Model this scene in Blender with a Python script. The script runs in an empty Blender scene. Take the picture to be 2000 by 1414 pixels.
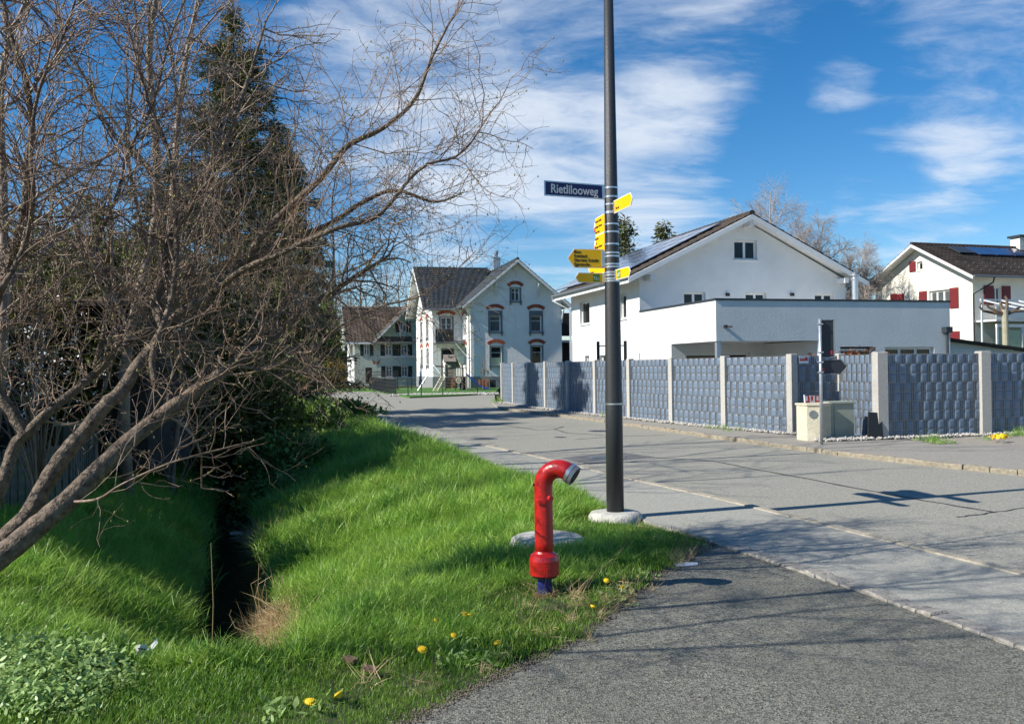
import bpy, math, random
import numpy as np
from mathutils import Vector, Matrix, noise as mnoise
R = math.radians
S = bpy.context.scene
COL = S.collection
rnd = random.Random(7)
rng = np.random.default_rng(7)

# ------------------------------------------------------------------ camera
F_PX, PITCH, ROLL, EYE = 1700.0, 0.007, 0.0125, 1.6
cp, sp = math.cos(PITCH), math.sin(PITCH)
cr, sr = math.cos(ROLL), math.sin(ROLL)
R0, U0, F0 = Vector((1, 0, 0)), Vector((0, -sp, cp)), Vector((0, cp, sp))
cr_, cu_ = R0 * cr - U0 * sr, R0 * sr + U0 * cr
cam_d = bpy.data.cameras.new('camera')
cam = bpy.data.objects.new('camera', cam_d)
COL.objects.link(cam)
m = Matrix((cr_, cu_, -F0)).transposed().to_4x4()
m.translation = (0, 0, EYE)
cam.matrix_world = m
cam_d.sensor_width = 36
cam_d.lens = 36 * F_PX / 2000
cam_d.clip_start = 0.05
cam_d.clip_end = 3000
S.camera = cam

# ------------------------------------------------------------------ sun, sky
SUN_EL, SUN_A = R(36.5), R(20)         # light travels towards (cos a, sin a), downwards
SUN_STR, SKY_STR, EXPOSURE = 5.0, 0.15, 0.55
Lv = Vector((math.cos(SUN_A) * math.cos(SUN_EL), math.sin(SUN_A) * math.cos(SUN_EL), -math.sin(SUN_EL)))
sl = bpy.data.lights.new('sun', 'SUN')
sl.energy = SUN_STR
sl.angle = R(0.5)
sl.color = (1.0, 0.95, 0.85)
so = bpy.data.objects.new('sun', sl)
so.rotation_euler = Lv.to_track_quat('-Z', 'Y').to_euler()
so.location = (-20, -10, 30)
COL.objects.link(so)

W = bpy.data.worlds.new('World')
S.world = W
W.use_nodes = True
nt = W.node_tree
nt.nodes.clear()
N = nt.nodes.new


def lk(a, b):
    nt.links.new(a, b)


sky = N('ShaderNodeTexSky')
sky.sky_type = 'NISHITA'
sky.sun_disc = False
sky.sun_elevation = SUN_EL
sky.sun_rotation = math.atan2(-Lv.x, -Lv.y)
sky.air_density = 1.0
sky.dust_density = 0.1
sky.ozone_density = 4.0
sky.altitude = 450
bg = N('ShaderNodeBackground')
outw = N('ShaderNodeOutputWorld')
geo = N('ShaderNodeTexCoord')
sep = N('ShaderNodeSeparateXYZ')
lk(geo.outputs['Generated'], sep.inputs[0])


def mth(op, a, b=None, c=None, clamp=False):
    n = N('ShaderNodeMath')
    n.operation = op
    n.use_clamp = clamp
    for i, v in enumerate((a, b, c)):
        if v is None:
            continue
        if isinstance(v, (int, float)):
            n.inputs[i].default_value = v
        else:
            lk(v, n.inputs[i])
    return n.outputs[0]


# cloud layer: direction projected on a high plane, streaky noise, thicker where the photo's banks lie
zc = mth('MAXIMUM', sep.outputs[2], 0.0)
den = mth('ADD', zc, 0.16)
cx = mth('DIVIDE', sep.outputs[0], den)
cy = mth('DIVIDE', sep.outputs[1], den)
comb = N('ShaderNodeCombineXYZ')
lk(cx, comb.inputs[0])
lk(cy, comb.inputs[1])
mp = N('ShaderNodeMapping')
mp.inputs['Rotation'].default_value = (0, 0, R(-24))
mp.inputs['Scale'].default_value = (1.0, 1.6, 1)
lk(comb.outputs[0], mp.inputs[0])
warp = N('ShaderNodeTexNoise')
warp.inputs['Scale'].default_value = 0.9
warp.inputs['Detail'].default_value = 6
lk(mp.outputs[0], warp.inputs['Vector'])
wv = N('ShaderNodeVectorMath')
wv.operation = 'MULTIPLY_ADD'
lk(warp.outputs['Color'], wv.inputs[0])
wv.inputs[1].default_value = (0.8, 0.8, 0)
lk(mp.outputs[0], wv.inputs[2])
n1 = N('ShaderNodeTexNoise')
n1.inputs['Scale'].default_value = 1.7
n1.inputs['Detail'].default_value = 10
n1.inputs['Roughness'].default_value = 0.60
lk(wv.outputs[0], n1.inputs['Vector'])


def blob(px, py, rad, wt):
    """a bank of cloud around one direction"""
    du, dv = px - 1000, py - 707
    u, v = cr * du - sr * dv, sr * du + cr * dv
    d = (F0 + R0 * (u / F_PX) - U0 * (v / F_PX)).normalized()
    dt = N('ShaderNodeVectorMath')
    dt.operation = 'DOT_PRODUCT'
    lk(geo.outputs['Generated'], dt.inputs[0])
    dt.inputs[1].default_value = d
    mr = N('ShaderNodeMapRange')
    mr.interpolation_type = 'SMOOTHSTEP'
    mr.inputs['From Min'].default_value = math.cos(rad)
    mr.inputs['From Max'].default_value = 1
    mr.inputs['To Min'].default_value = 0
    mr.inputs['To Max'].default_value = wt
    lk(dt.outputs['Value'], mr.inputs['Value'])
    return mr.outputs[0]


n2w = N('ShaderNodeTexNoise')
n2w.inputs['Scale'].default_value = 6.5
n2w.inputs['Detail'].default_value = 8
n2w.inputs['Roughness'].default_value = 0.65
lk(wv.outputs[0], n2w.inputs['Vector'])
acc = mth('ADD', n1.outputs['Fac'], mth('MULTIPLY', mth('SUBTRACT', n2w.outputs['Fac'], .5), .26))
for b in ((880, 60, .26, .13), (1060, 420, .24, .19), (1300, 320, .11, .14), (1280, 190, .08, .10), (1400, 60, .12, .09), (1900, 90, .15, .14),
          (1640, 165, .045, .20), (1780, 425, .10, .14), (1600, 388, .05, .14), (1860, 270, .06, .12), (700, 330, .3, .03),
          (1640, 290, .14, -.14), (1600, 50, .1, -.10), (1020, 535, .07, -.14), (1130, 500, .05, -.08)):
    acc = mth('ADD', acc, blob(*b))
ramp = N('ShaderNodeMapRange')
ramp.interpolation_type = 'SMOOTHSTEP'
ramp.inputs['From Min'].default_value = 0.50
ramp.inputs['From Max'].default_value = 0.93
ramp.inputs['To Max'].default_value = 0.82
lk(acc, ramp.inputs['Value'])
hs = N('ShaderNodeHueSaturation')
hs.inputs['Saturation'].default_value = 1.32
hs.inputs['Value'].default_value = .61
lk(sky.outputs[0], hs.inputs['Color'])
mix = N('ShaderNodeMix')
mix.data_type = 'RGBA'
lk(ramp.outputs[0], mix.inputs['Factor'])
lk(hs.outputs[0], mix.inputs['A'])
mix.inputs['B'].default_value = (3.9, 4.2, 4.6, 1)
lk(mix.outputs['Result'], bg.inputs['Color'])
bg.inputs['Strength'].default_value = SKY_STR
lk(bg.outputs[0], outw.inputs[0])

S.view_settings.view_transform = 'Standard'
S.view_settings.look = 'None'
S.view_settings.exposure = EXPOSURE
S.view_settings.gamma = 1
S.cycles.max_bounces = 6
S.cycles.transparent_max_bounces = 8
S.cycles.sample_clamp_indirect = 5
S.cycles.use_denoising = True


# ------------------------------------------------------------------ image <-> place
def ray(px, py):
    du, dv = px - 1000, py - 707
    u, v = cr * du - sr * dv, sr * du + cr * dv
    return F0 + R0 * (u / F_PX) - U0 * (v / F_PX)


def P(px, py, Y):
    d = ray(px, py)
    t = Y / d.y
    return Vector((d.x * t, Y, EYE + d.z * t))


def G(px, py, z=0.0):
    d = ray(px, py)
    t = (z - EYE) / d.z
    return Vector((d.x * t, d.y * t, z))


# ------------------------------------------------------------------ materials
MATS = {}


def mat(name, col, rough=0.6, var=0.0, vscale=6.0, bump=0.0, bscale=40.0, metal=0.0, spec=0.5, col2=None,
        detail=4, stretch=None, trans=0.0, coat=0.0, obj=False, rand=0.0, hue=0.0):
    if name in MATS:
        return MATS[name]
    M = bpy.data.materials.new(name)
    M.use_nodes = True
    t = M.node_tree
    b = t.nodes['Principled BSDF']
    b.inputs['Base Color'].default_value = (*col, 1)
    b.inputs['Roughness'].default_value = rough
    b.inputs['Metallic'].default_value = metal
    b.inputs['Specular IOR Level'].default_value = spec
    b.inputs['Coat Weight'].default_value = coat
    g = t.nodes.new('ShaderNodeNewGeometry')
    vec = g.outputs['Position']
    if obj:
        tc = t.nodes.new('ShaderNodeTexCoord')
        vec = tc.outputs['Object']
    if stretch:
        mpp = t.nodes.new('ShaderNodeMapping')
        mpp.inputs['Scale'].default_value = stretch
        t.links.new(vec, mpp.inputs[0])
        vec = mpp.outputs[0]
    last = None
    if var > 0 or col2:
        n = t.nodes.new('ShaderNodeTexNoise')
        n.inputs['Scale'].default_value = vscale
        n.inputs['Detail'].default_value = detail
        n.inputs['Roughness'].default_value = 0.6
        t.links.new(vec, n.inputs['Vector'])
        mr = t.nodes.new('ShaderNodeMapRange')
        mr.inputs['From Min'].default_value = 0.3
        mr.inputs['From Max'].default_value = 0.7
        t.links.new(n.outputs['Fac'], mr.inputs['Value'])
        mx = t.nodes.new('ShaderNodeMix')
        mx.data_type = 'RGBA'
        if col2:
            mx.inputs['A'].default_value = (*col, 1)
            mx.inputs['B'].default_value = (*col2, 1)
        else:
            mx.inputs['A'].default_value = (*[c * (1 - var) for c in col], 1)
            mx.inputs['B'].default_value = (*[min(1, c * (1 + var)) for c in col], 1)
        t.links.new(mr.outputs[0], mx.inputs['Factor'])
        last = mx.outputs['Result']
    if rand > 0 or hue > 0:
        oi = t.nodes.new('ShaderNodeObjectInfo')
        h = t.nodes.new('ShaderNodeHueSaturation')
        r1 = t.nodes.new('ShaderNodeMapRange')
        r1.inputs['To Min'].default_value = 1 - rand
        r1.inputs['To Max'].default_value = 1 + rand
        t.links.new(oi.outputs['Random'], r1.inputs['Value'])
        t.links.new(r1.outputs[0], h.inputs['Value'])
        if hue > 0:
            r2 = t.nodes.new('ShaderNodeMapRange')
            r2.inputs['To Min'].default_value = .5 - hue
            r2.inputs['To Max'].default_value = .5 + hue
            r3 = t.nodes.new('ShaderNodeMath')
            r3.operation = 'FRACT'
            r4 = t.nodes.new('ShaderNodeMath')
            r4.operation = 'MULTIPLY'
            r4.inputs[1].default_value = 7.31
            t.links.new(oi.outputs['Random'], r4.inputs[0])
            t.links.new(r4.outputs[0], r3.inputs[0])
            t.links.new(r3.outputs[0], r2.inputs['Value'])
            t.links.new(r2.outputs[0], h.inputs['Hue'])
        if last:
            t.links.new(last, h.inputs['Color'])
        else:
            h.inputs['Color'].default_value = (*col, 1)
        last = h.outputs[0]
    if last:
        t.links.new(last, b.inputs['Base Color'])
    if bump > 0:
        n2 = t.nodes.new('ShaderNodeTexNoise')
        n2.inputs['Scale'].default_value = bscale
        n2.inputs['Detail'].default_value = 5
        t.links.new(vec, n2.inputs['Vector'])
        bp = t.nodes.new('ShaderNodeBump')
        bp.inputs['Strength'].default_value = min(1, bump)
        bp.inputs['Distance'].default_value = 0.02 if bump <= 1 else 0.02 * bump
        t.links.new(n2.outputs['Fac'], bp.inputs['Height'])
        t.links.new(bp.outputs[0], b.inputs['Normal'])
    if trans > 0:
        tr = t.nodes.new('ShaderNodeBsdfTranslucent')
        ms = t.nodes.new('ShaderNodeMixShader')
        ms.inputs[0].default_value = trans
        if last:
            t.links.new(last, tr.inputs['Color'])
        else:
            tr.inputs['Color'].default_value = (*col, 1)
        t.links.new(b.outputs[0], ms.inputs[1])
        t.links.new(tr.outputs[0], ms.inputs[2])
        t.links.new(ms.outputs[0], t.nodes['Material Output'].inputs[0])
    MATS[name] = M
    return M


def asphalt(name, base, stone, worn, sc=90.0, bump=0.5):
    """aggregate speckle + slow stains + fine relief"""
    M = bpy.data.materials.new(name)
    M.use_nodes = True
    t = M.node_tree
    b = t.nodes['Principled BSDF']
    g = t.nodes.new('ShaderNodeNewGeometry')
    v = t.nodes.new('ShaderNodeTexVoronoi')
    v.inputs['Scale'].default_value = sc
    t.links.new(g.outputs['Position'], v.inputs['Vector'])
    sepc = t.nodes.new('ShaderNodeSeparateColor')
    t.links.new(v.outputs['Color'], sepc.inputs[0])
    cr1 = t.nodes.new('ShaderNodeMix')
    cr1.data_type = 'RGBA'
    cr1.inputs['A'].default_value = (*base, 1)
    cr1.inputs['B'].default_value = (*stone, 1)
    t.links.new(sepc.outputs[0], cr1.inputs['Factor'])
    n = t.nodes.new('ShaderNodeTexNoise')
    n.inputs['Scale'].default_value = 0.7
    n.inputs['Detail'].default_value = 7
    n.inputs['Roughness'].default_value = 0.65
    t.links.new(g.outputs['Position'], n.inputs['Vector'])
    mr = t.nodes.new('ShaderNodeMapRange')
    mr.inputs['From Min'].default_value = 0.35
    mr.inputs['From Max'].default_value = 0.7
    mr.inputs['To Max'].default_value = 0.55
    t.links.new(n.outputs['Fac'], mr.inputs['Value'])
    mx = t.nodes.new('ShaderNodeMix')
    mx.data_type = 'RGBA'
    t.links.new(mr.outputs[0], mx.inputs['Factor'])
    t.links.new(cr1.outputs['Result'], mx.inputs['A'])
    mx.inputs['B'].default_value = (*worn, 1)
    t.links.new(mx.outputs['Result'], b.inputs['Base Color'])
    b.inputs['Roughness'].default_value = 0.85
    b.inputs['Specular IOR Level'].default_value = 0.3
    bp = t.nodes.new('ShaderNodeBump')
    bp.inputs['Strength'].default_value = bump
    bp.inputs['Distance'].default_value = 0.006
    t.links.new(v.outputs['Distance'], bp.inputs['Height'])
    t.links.new(bp.outputs[0], b.inputs['Normal'])
    return M


M_ROAD = asphalt('road asphalt', (.17, .162, .138), (.40, .385, .33), (.28, .268, .225), 80)
M_WALK = asphalt('pavement asphalt', (.23, .224, .195), (.42, .41, .36), (.32, .31, .27), 95)
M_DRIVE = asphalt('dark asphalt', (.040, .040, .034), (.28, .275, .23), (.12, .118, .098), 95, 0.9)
M_PATCH = asphalt('patch asphalt', (.10, .10, .10), (.19, .19, .19), (.13, .13, .13), 90)
M_FARWALK = asphalt('old pavement asphalt', (.20, .185, .16), (.36, .34, .30), (.30, .27, .23), 60)
M_SEAM = mat('tar seam', (.035, .035, .037), .7)
M_SOIL = mat('soil', (.05, .036, .022), .95, .4, 9, .8, 14)
M_GROUND = mat('turf soil', (.030, .042, .014), .95, .0, 1.6, .6, 12, col2=(.05, .055, .022))
M_GRASS = mat('grass blade', (.17, .36, .045), .42, col2=(.38, .55, .10), vscale=2.2, trans=.45, rand=.28, hue=.015, spec=.45)
M_LAWN = mat('lawn blade', (.11, .24, .026), .45, col2=(.23, .36, .05), vscale=1.2, trans=.4, rand=.25, hue=.01)
M_STRAW = mat('dry straw', (.42, .30, .15), .7, col2=(.55, .42, .24), vscale=8, trans=.2, rand=.3)
M_LEAF = mat('weed leaf', (.20, .33, .08), .45, col2=(.40, .54, .20), vscale=5, trans=.3, rand=.2)
M_IVY = mat('ivy leaf', (.06, .11, .02), .7, col2=(.16, .25, .05), vscale=3, trans=.2, rand=.3)
M_NEEDLE = mat('spruce needles', (.03, .045, .012), .6, col2=(.15, .15, .045), vscale=.9, trans=.12, spec=.25)
M_NEEDLE2 = mat('yew needles', (.045, .065, .014), .6, col2=(.17, .19, .045), vscale=1.3, trans=.15, spec=.25)
M_BARK = mat('bare tree bark', (.05, .034, .022), .75, col2=(.22, .16, .11), vscale=22, bump=1.0, bscale=40)
M_TWIG = mat('twig bark', (.085, .048, .030), .5, col2=(.36, .25, .175), vscale=6, spec=.5)
M_TWIG2 = mat('dark twig bark', (.10, .066, .046), .6, col2=(.28, .20, .145), vscale=4)
M_BIRCH = mat('pale twig bark', (.30, .25, .22), .6, col2=(.48, .42, .38), vscale=3)
M_SPRUCEBARK = mat('spruce bark', (.07, .045, .03), .85, .3, 10, .6, 20)
M_BUD = mat('bud', (.30, .27, .08), .6, .3, 20)
M_WATER = mat('dark water', (.010, .012, .008), .08, .3, 3, .25, 9, spec=.28)
M_STONE = mat('pale gravel', (.42, .40, .37), .85, .4, 30)
M_KERB = mat('kerb stone', (.36, .32, .25), .85, .25, 18, .6, 60)
M_KERBY = mat('yellowish kerb stone', (.27, .235, .175), .85, .35, 14, .8, 40)
M_SETT = mat('granite sett', (.27, .25, .22), .8, .3, 22, .6, 70)
M_CONC = mat('exposed concrete', (.50, .48, .44), .85, .30, 70, 1.0, 110)
M_CONCW = mat('white concrete', (.44, .43, .39), .85, .28, 6, .5, 40)
M_POLE = mat('dark painted pole', (.032, .034, .038), .42, .25, 160, .25, 260, spec=.5)
M_ALU = mat('aluminium', (.62, .63, .65), .35, .08, 20, metal=.85)
M_GALV = mat('galvanised steel', (.50, .53, .56), .42, .15, 15, metal=.7)
M_RED = mat('hydrant red', (.56, .014, .014), .30, .0, 16, .15, 60, coat=.3, col2=(.34, .012, .012))
M_BLUE = mat('hydrant blue', (.012, .020, .14), .35, .3, 20)
M_GREYM = mat('grey metal', (.25, .27, .28), .4, .2, 20, metal=.6)
M_BLACK = mat('black plastic', (.015, .015, .016), .45)
M_RUST = mat('rusty red', (.16, .035, .025), .8, .4, 30)
M_YEL = mat('sign yellow', (.90, .50, .0), .4, spec=.4)
M_NAVY = mat('sign navy', (.006, .009, .10), .35)
M_WHITE = mat('white paint', (.75, .76, .76), .5)
M_INK = mat('black lettering', (.01, .01, .012), .5)
M_SGREEN = mat('sign green', (.02, .26, .03), .4)
M_SRED = mat('sign red', (.55, .02, .03), .4)
M_PLATEBK = mat('sign back', (.022, .026, .036), .45, .15, 6)
M_STRIP = mat('slate blue plastic strip', (.125, .17, .235), .5, .15, 5, spec=.8, stretch=(1, 1, .5))
M_ROD = mat('steel mesh rod', (.34, .33, .31), .45, metal=.5)
M_PANE = mat('window glass', (.012, .014, .017), .06, .5, 1.2, spec=.35)
M_CURTAIN = mat('curtained glass', (.09, .10, .105), .15, .6, 6, spec=.35, stretch=(6, 6, .3))
M_FRAMEW = mat('white window frame', (.72, .73, .72), .4)
M_FRAMEG = mat('grey window surround', (.13, .145, .16), .6)


def stucco(name, col, bump=.7, bscale=9, var=.06):
    return mat(name, col, .88, var, 1.1, bump, bscale, spec=.2, detail=8)


M_WALLC = stucco('white stucco modern house', (.72, .72, .70), .5, 22)
M_WALLB = stucco('white stucco old house', (.80, .785, .75), 1.2, 12)
M_WALLD = stucco('cream stucco', (.80, .76, .66), .5, 8)
M_WALLA = stucco('pale green render', (.52, .58, .50), .3, 6)
M_PLINTH = stucco('grey plinth', (.24, .25, .26), .3, 6)
M_BRICK = mat('arch brick red', (.35, .085, .04), .85, .25, 12, .3, 20, rand=.25)
M_TILE_DK = mat('anthracite roof tile', (.040, .046, .052), .6, .35, 1.5, .3, 20, spec=.4)
M_TILE_BR = mat('brown roof tile', (.055, .042, .034), .75, .45, 1.2, .3, 20, spec=.3)
M_TILE_BR2 = mat('old brown roof tile', (.105, .075, .058), .8, .4, .9, .3, 20, spec=.3)
M_EAVE = mat('white eave board', (.74, .74, .72), .55, .06, 3)
M_SOFFIT = mat('timber soffit', (.60, .58, .53), .7, .1, 6)
M_CAP = mat('parapet sheet metal', (.045, .055, .065), .45, metal=.3)
M_SOLAR = mat('solar glass', (.03, .055, .14), .10, .2, .8, spec=1.0, coat=.4)
M_SHUTG = mat('dark green shutter', (.010, .022, .016), .6)
M_SHUTR = mat('wine red shutter', (.17, .018, .022), .55, .15, 10)
M_WOOD = mat('weathered timber', (.20, .17, .14), .85, .35, 9, .5, 30)
M_WOODR = mat('reddish timber board', (.27, .095, .045), .7, .35, 8, .4, 25, rand=.2)
M_WOODD = mat('dark old timber', (.030, .026, .022), .85, .4, 5, .5, 20)
M_PICKET = mat('grey weathered picket', (.11, .11, .10), .85, .35, 12, .4, 30)
M_CABB = mat('beige washed concrete', (.60, .55, .42), .85, .2, 30, .8, 60)
M_CABG = mat('grey green cabinet', (.30, .33, .27), .5, .06, 6)
M_METALDK = mat('dark fence metal', (.02, .022, .025), .5)
M_PLASTB = mat('blue plastic slide', (.02, .07, .32), .3)
M_BLIND = mat('pale green blind', (.50, .56, .34), .6, .1, 4)
M_DAND = mat('dandelion yellow', (.85, .55, .01), .7)
M_STEM = mat('flower stem', (.14, .25, .06), .5)
M_FORS = mat('forsythia', (.55, .36, .03), .7, .3, 6, trans=.2)
M_CYP = mat('bright conifer', (.09, .17, .02), .6, col2=(.16, .26, .03), vscale=2, trans=.2)
M_REDLEAF = mat('reddish shrub leaf', (.30, .12, .06), .5, .4, 6, trans=.25)


# ------------------------------------------------------------------ mesh building
class MB:
    def __init__(s):
        s.v, s.f = [], []

    def quad(s, a, b, c, d):
        n = len(s.v)
        s.v += [tuple(a), tuple(b), tuple(c), tuple(d)]
        s.f.append((n, n + 1, n + 2, n + 3))
        return s

    def poly(s, pts):
        n = len(s.v)
        s.v += [tuple(p) for p in pts]
        s.f.append(tuple(range(n, n + len(pts))))
        return s

    def box(s, x0, x1, y0, y1, z0, z1):
        n = len(s.v)
        s.v += [(x, y, z) for z in (z0, z1) for y in (y0, y1) for x in (x0, x1)]
        s.f += [tuple(n + i for i in q) for q in ((0, 2, 3, 1), (4, 5, 7, 6), (0, 1, 5, 4), (2, 6, 7, 3), (0, 4, 6, 2), (1, 3, 7, 5))]
        return s

    def obox(s, o, ax, ay, az):
        """box from corner o with three edge vectors"""
        o, ax, ay, az = Vector(o), Vector(ax), Vector(ay), Vector(az)
        n = len(s.v)
        s.v += [tuple(o + ax * i + ay * j + az * k) for k in (0, 1) for j in (0, 1) for i in (0, 1)]
        s.f += [tuple(n + i for i in q) for q in ((0, 2, 3, 1), (4, 5, 7, 6), (0, 1, 5, 4), (2, 6, 7, 3), (0, 4, 6, 2), (1, 3, 7, 5))]
        return s

    def bar(s, a, b, w, h=None, up=(0, 0, 1)):
        """square bar from a to b"""
        a, b = Vector(a), Vector(b)
        h = h or w
        d = (b - a)
        u = Vector(up)
        if abs(d.normalized().dot(u)) > .95:
            u = Vector((1, 0, 0))
        sx = d.cross(u).normalized() * w
        sz = sx.cross(d).normalized() * h
        return s.obox(a - sx / 2 - sz / 2, d, sx, sz)

    def tube(s, pts, rad, k=8, cap=True):
        pts = [Vector(p) for p in pts]
        if isinstance(rad, (int, float)):
            rad = [rad] * len(pts)
        n = len(s.v)
        prev = None
        for i, p in enumerate(pts):
            t = (pts[min(i + 1, len(pts) - 1)] - pts[max(i - 1, 0)]).normalized()
            if prev is None:
                a = t.orthogonal().normalized()
            else:
                a = (prev - t * prev.dot(t)).normalized()
            prev = a
            b = t.cross(a)
            for j in range(k):
                an = 2 * math.pi * j / k
                s.v.append(tuple(p + (a * math.cos(an) + b * math.sin(an)) * rad[i]))
        for i in range(len(pts) - 1):
            for j in range(k):
                q = n + i * k
                s.f.append((q + j, q + (j + 1) % k, q + k + (j + 1) % k, q + k + j))
        if cap:
            s.f.append(tuple(n + j for j in range(k))[::-1])
            s.f.append(tuple(n + (len(pts) - 1) * k + j for j in range(k)))
        return s

    def lathe(s, c, prof, k=24):
        """prof: (radius, z) about the vertical through c"""
        n = len(s.v)
        for r, z in prof:
            for j in range(k):
                an = 2 * math.pi * j / k
                s.v.append((c[0] + r * math.cos(an), c[1] + r * math.sin(an), c[2] + z))
        for i in range(len(prof) - 1):
            for j in range(k):
                q = n + i * k
                s.f.append((q + j, q + (j + 1) % k, q + k + (j + 1) % k, q + k + j))
        s.f.append(tuple(n + j for j in range(k))[::-1])
        s.f.append(tuple(n + (len(prof) - 1) * k + j for j in range(k)))
        return s

    def prism(s, pts, d):
        """polygon pts extruded by vector d"""
        d = Vector(d)
        n = len(s.v)
        k = len(pts)
        s.v += [tuple(p) for p in pts] + [tuple(Vector(p) + d) for p in pts]
        s.f.append(tuple(range(n, n + k))[::-1])
        s.f.append(tuple(range(n + k, n + 2 * k)))
        for i in range(k):
            j = (i + 1) % k
            s.f.append((n + i, n + j, n + k + j, n + k + i))
        return s

    def mesh(s, name, m, smooth=False):
        me = bpy.data.meshes.new(name)
        me.from_pydata(s.v, [], s.f)
        me.materials.append(m)
        if smooth:
            me.shade_smooth()
        return me

    def build(s, name, m, parent=None, smooth=False, bevel=0, **kw):
        o = bpy.data.objects.new(name, s.mesh(name, m, smooth))
        COL.objects.link(o)
        if parent:
            o.parent = parent
        if bevel:
            md = o.modifiers.new('bevel', 'BEVEL')
            md.width = bevel
            md.segments = 2
            md.limit_method = 'ANGLE'
        tag(o, **kw)
        return o


def tag(o, label=None, cat=None, group=None, kind=None):
    if label:
        o['label'] = label
    if cat:
        o['category'] = cat
    if group:
        o['group'] = group
    if kind:
        o['kind'] = kind
    return o


def thing(name, label, cat, loc=(0, 0, 0), rz=0, group=None):
    o = bpy.data.objects.new(name, None)
    COL.objects.link(o)
    o.location = loc
    o.rotation_euler = (0, 0, rz)
    o.empty_display_size = .2
    return tag(o, label, cat, group)


def link_mesh(name, me, parent=None, loc=(0, 0, 0), rot=(0, 0, 0), sc=(1, 1, 1), **kw):
    o = bpy.data.objects.new(name, me)
    COL.objects.link(o)
    o.parent = parent
    o.location = loc
    o.rotation_euler = rot
    o.scale = sc
    return tag(o, **kw)


def text(name, body, size, m, parent, loc, rot, align='LEFT', sx=1.0, extrude=.0012):
    c = bpy.data.curves.new(name, 'FONT')
    c.body = body
    c.size = size
    c.extrude = extrude
    c.offset = size * .018
    c.align_x = align
    c.space_line = .95
    o = bpy.data.objects.new(name, c)
    c.materials.append(m)
    COL.objects.link(o)
    o.parent = parent
    o.location = loc
    o.rotation_euler = rot
    o.scale = (sx, 1, 1)
    bpy.context.view_layer.update()
    me = bpy.data.meshes.new_from_object(o)
    o2 = bpy.data.objects.new(name, me)
    COL.objects.link(o2)
    o2.parent, o2.location, o2.rotation_euler, o2.scale = parent, loc, rot, (sx, 1, 1)
    bpy.data.objects.remove(o)
    return o2


def np_mesh(name, verts, faces, m, smooth=False):
    """verts (n,3), faces (k,q) all of one size"""
    me = bpy.data.meshes.new(name)
    nv, nf, q = len(verts), len(faces), faces.shape[1]
    me.vertices.add(nv)
    me.vertices.foreach_set('co', np.asarray(verts, dtype=np.float32).ravel())
    me.loops.add(nf * q)
    me.loops.foreach_set('vertex_index', np.asarray(faces, dtype=np.int32).ravel())
    me.polygons.add(nf)
    me.polygons.foreach_set('loop_start', np.arange(0, nf * q, q, dtype=np.int32))
    me.update(calc_edges=True)
    me.materials.append(m)
    if smooth:
        me.shade_smooth()
    return me


# ------------------------------------------------------------------ ground form
def smooth(t):
    t = np.clip(t, 0, 1)
    return t * t * (3 - 2 * t)


def stream_x(y):
    return -2.35 - .325 * (y - 7.8) - .012 * np.maximum(y - 26, 0) ** 2


ED = [G(*p) for p in ((590, 757), (640, 785), (690, 803), (735, 830), (800, 855), (880, 885), (950, 905), (1010, 930), (1100, 960), (1190, 990), (1270, 1020), (1330, 1036), (1400, 1056))]
TIP = ED[-1]
NEAR = [G(*p) for p in ((1400, 1056), (1310, 1098), (1270, 1130), (1180, 1205), (1080, 1268), (930, 1338), (780, 1414))] + [Vector((-1.4, 3.0, 0)), Vector((-4.5, 1.6, 0)), Vector((-14, .4, 0))]


def ground_z(x, y):
    x = np.asarray(x, float)
    y = np.asarray(y, float)
    d = .951 * (x - stream_x(y))
    zr = np.interp(d, [-9, -2.9, -1.9, -1.1, -.62, -.40, .10, .28, .8, 1.8, 2.7, 3.3, 3.6, 4.4], [.25, .1, -.18, -.52, -.85, -1.15, -1.15, -.85, -.6, -.28, -.08, -.02, -.03, -.035])
    e = smooth((y - 4.78 - 1.5 * np.maximum(d - .12, 0) * np.clip((9.5 - y) / 3, 0, 1)) / .95) * (1 - smooth((y - 44) / 8))
    side = np.where(d < 0, .1, 0.0)
    base = np.where(d > 3.3, np.interp(d, [3.3, 4.0], [-.01, -.035]), np.interp(d, [-9, -3, 0], [.25, .1, 0]))
    z = base * (1 - e) + zr * e
    # near lawn level with the driveway's edge
    nearw = 1 - smooth((y - 4.4) / .8)
    z = z * (1 - nearw) + (-.035) * nearw
    # under the driveway and roads
    return z


def in_poly(x, y, poly):
    c = False
    n = len(poly)
    for i in range(n):
        x1, y1 = poly[i][0], poly[i][1]
        x2, y2 = poly[(i + 1) % n][0], poly[(i + 1) % n][1]
        if (y1 > y) != (y2 > y) and x < (x2 - x1) * (y - y1) / (y2 - y1) + x1:
            c = not c
    return c


def in_poly_np(x, y, poly):
    c = np.zeros(x.shape, bool)
    n = len(poly)
    for i in range(n):
        x1, y1 = poly[i][0], poly[i][1]
        x2, y2 = poly[(i + 1) % n][0], poly[(i + 1) % n][1]
        if y1 == y2:
            continue
        m_ = ((y1 > y) != (y2 > y)) & (x < (x2 - x1) * (y - y1) / (y2 - y1) + x1)
        c ^= m_
    return c


def T(px, py):
    """where the ray through a pixel meets the bank"""
    d = ray(px, py)
    for t in np.arange(2.5, 60, .01):
        if EYE + d.z * t < float(ground_z(d.x * t, d.y * t)):
            return Vector((d.x * t, d.y * t, EYE + d.z * t))
    return G(px, py, 0)


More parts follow.
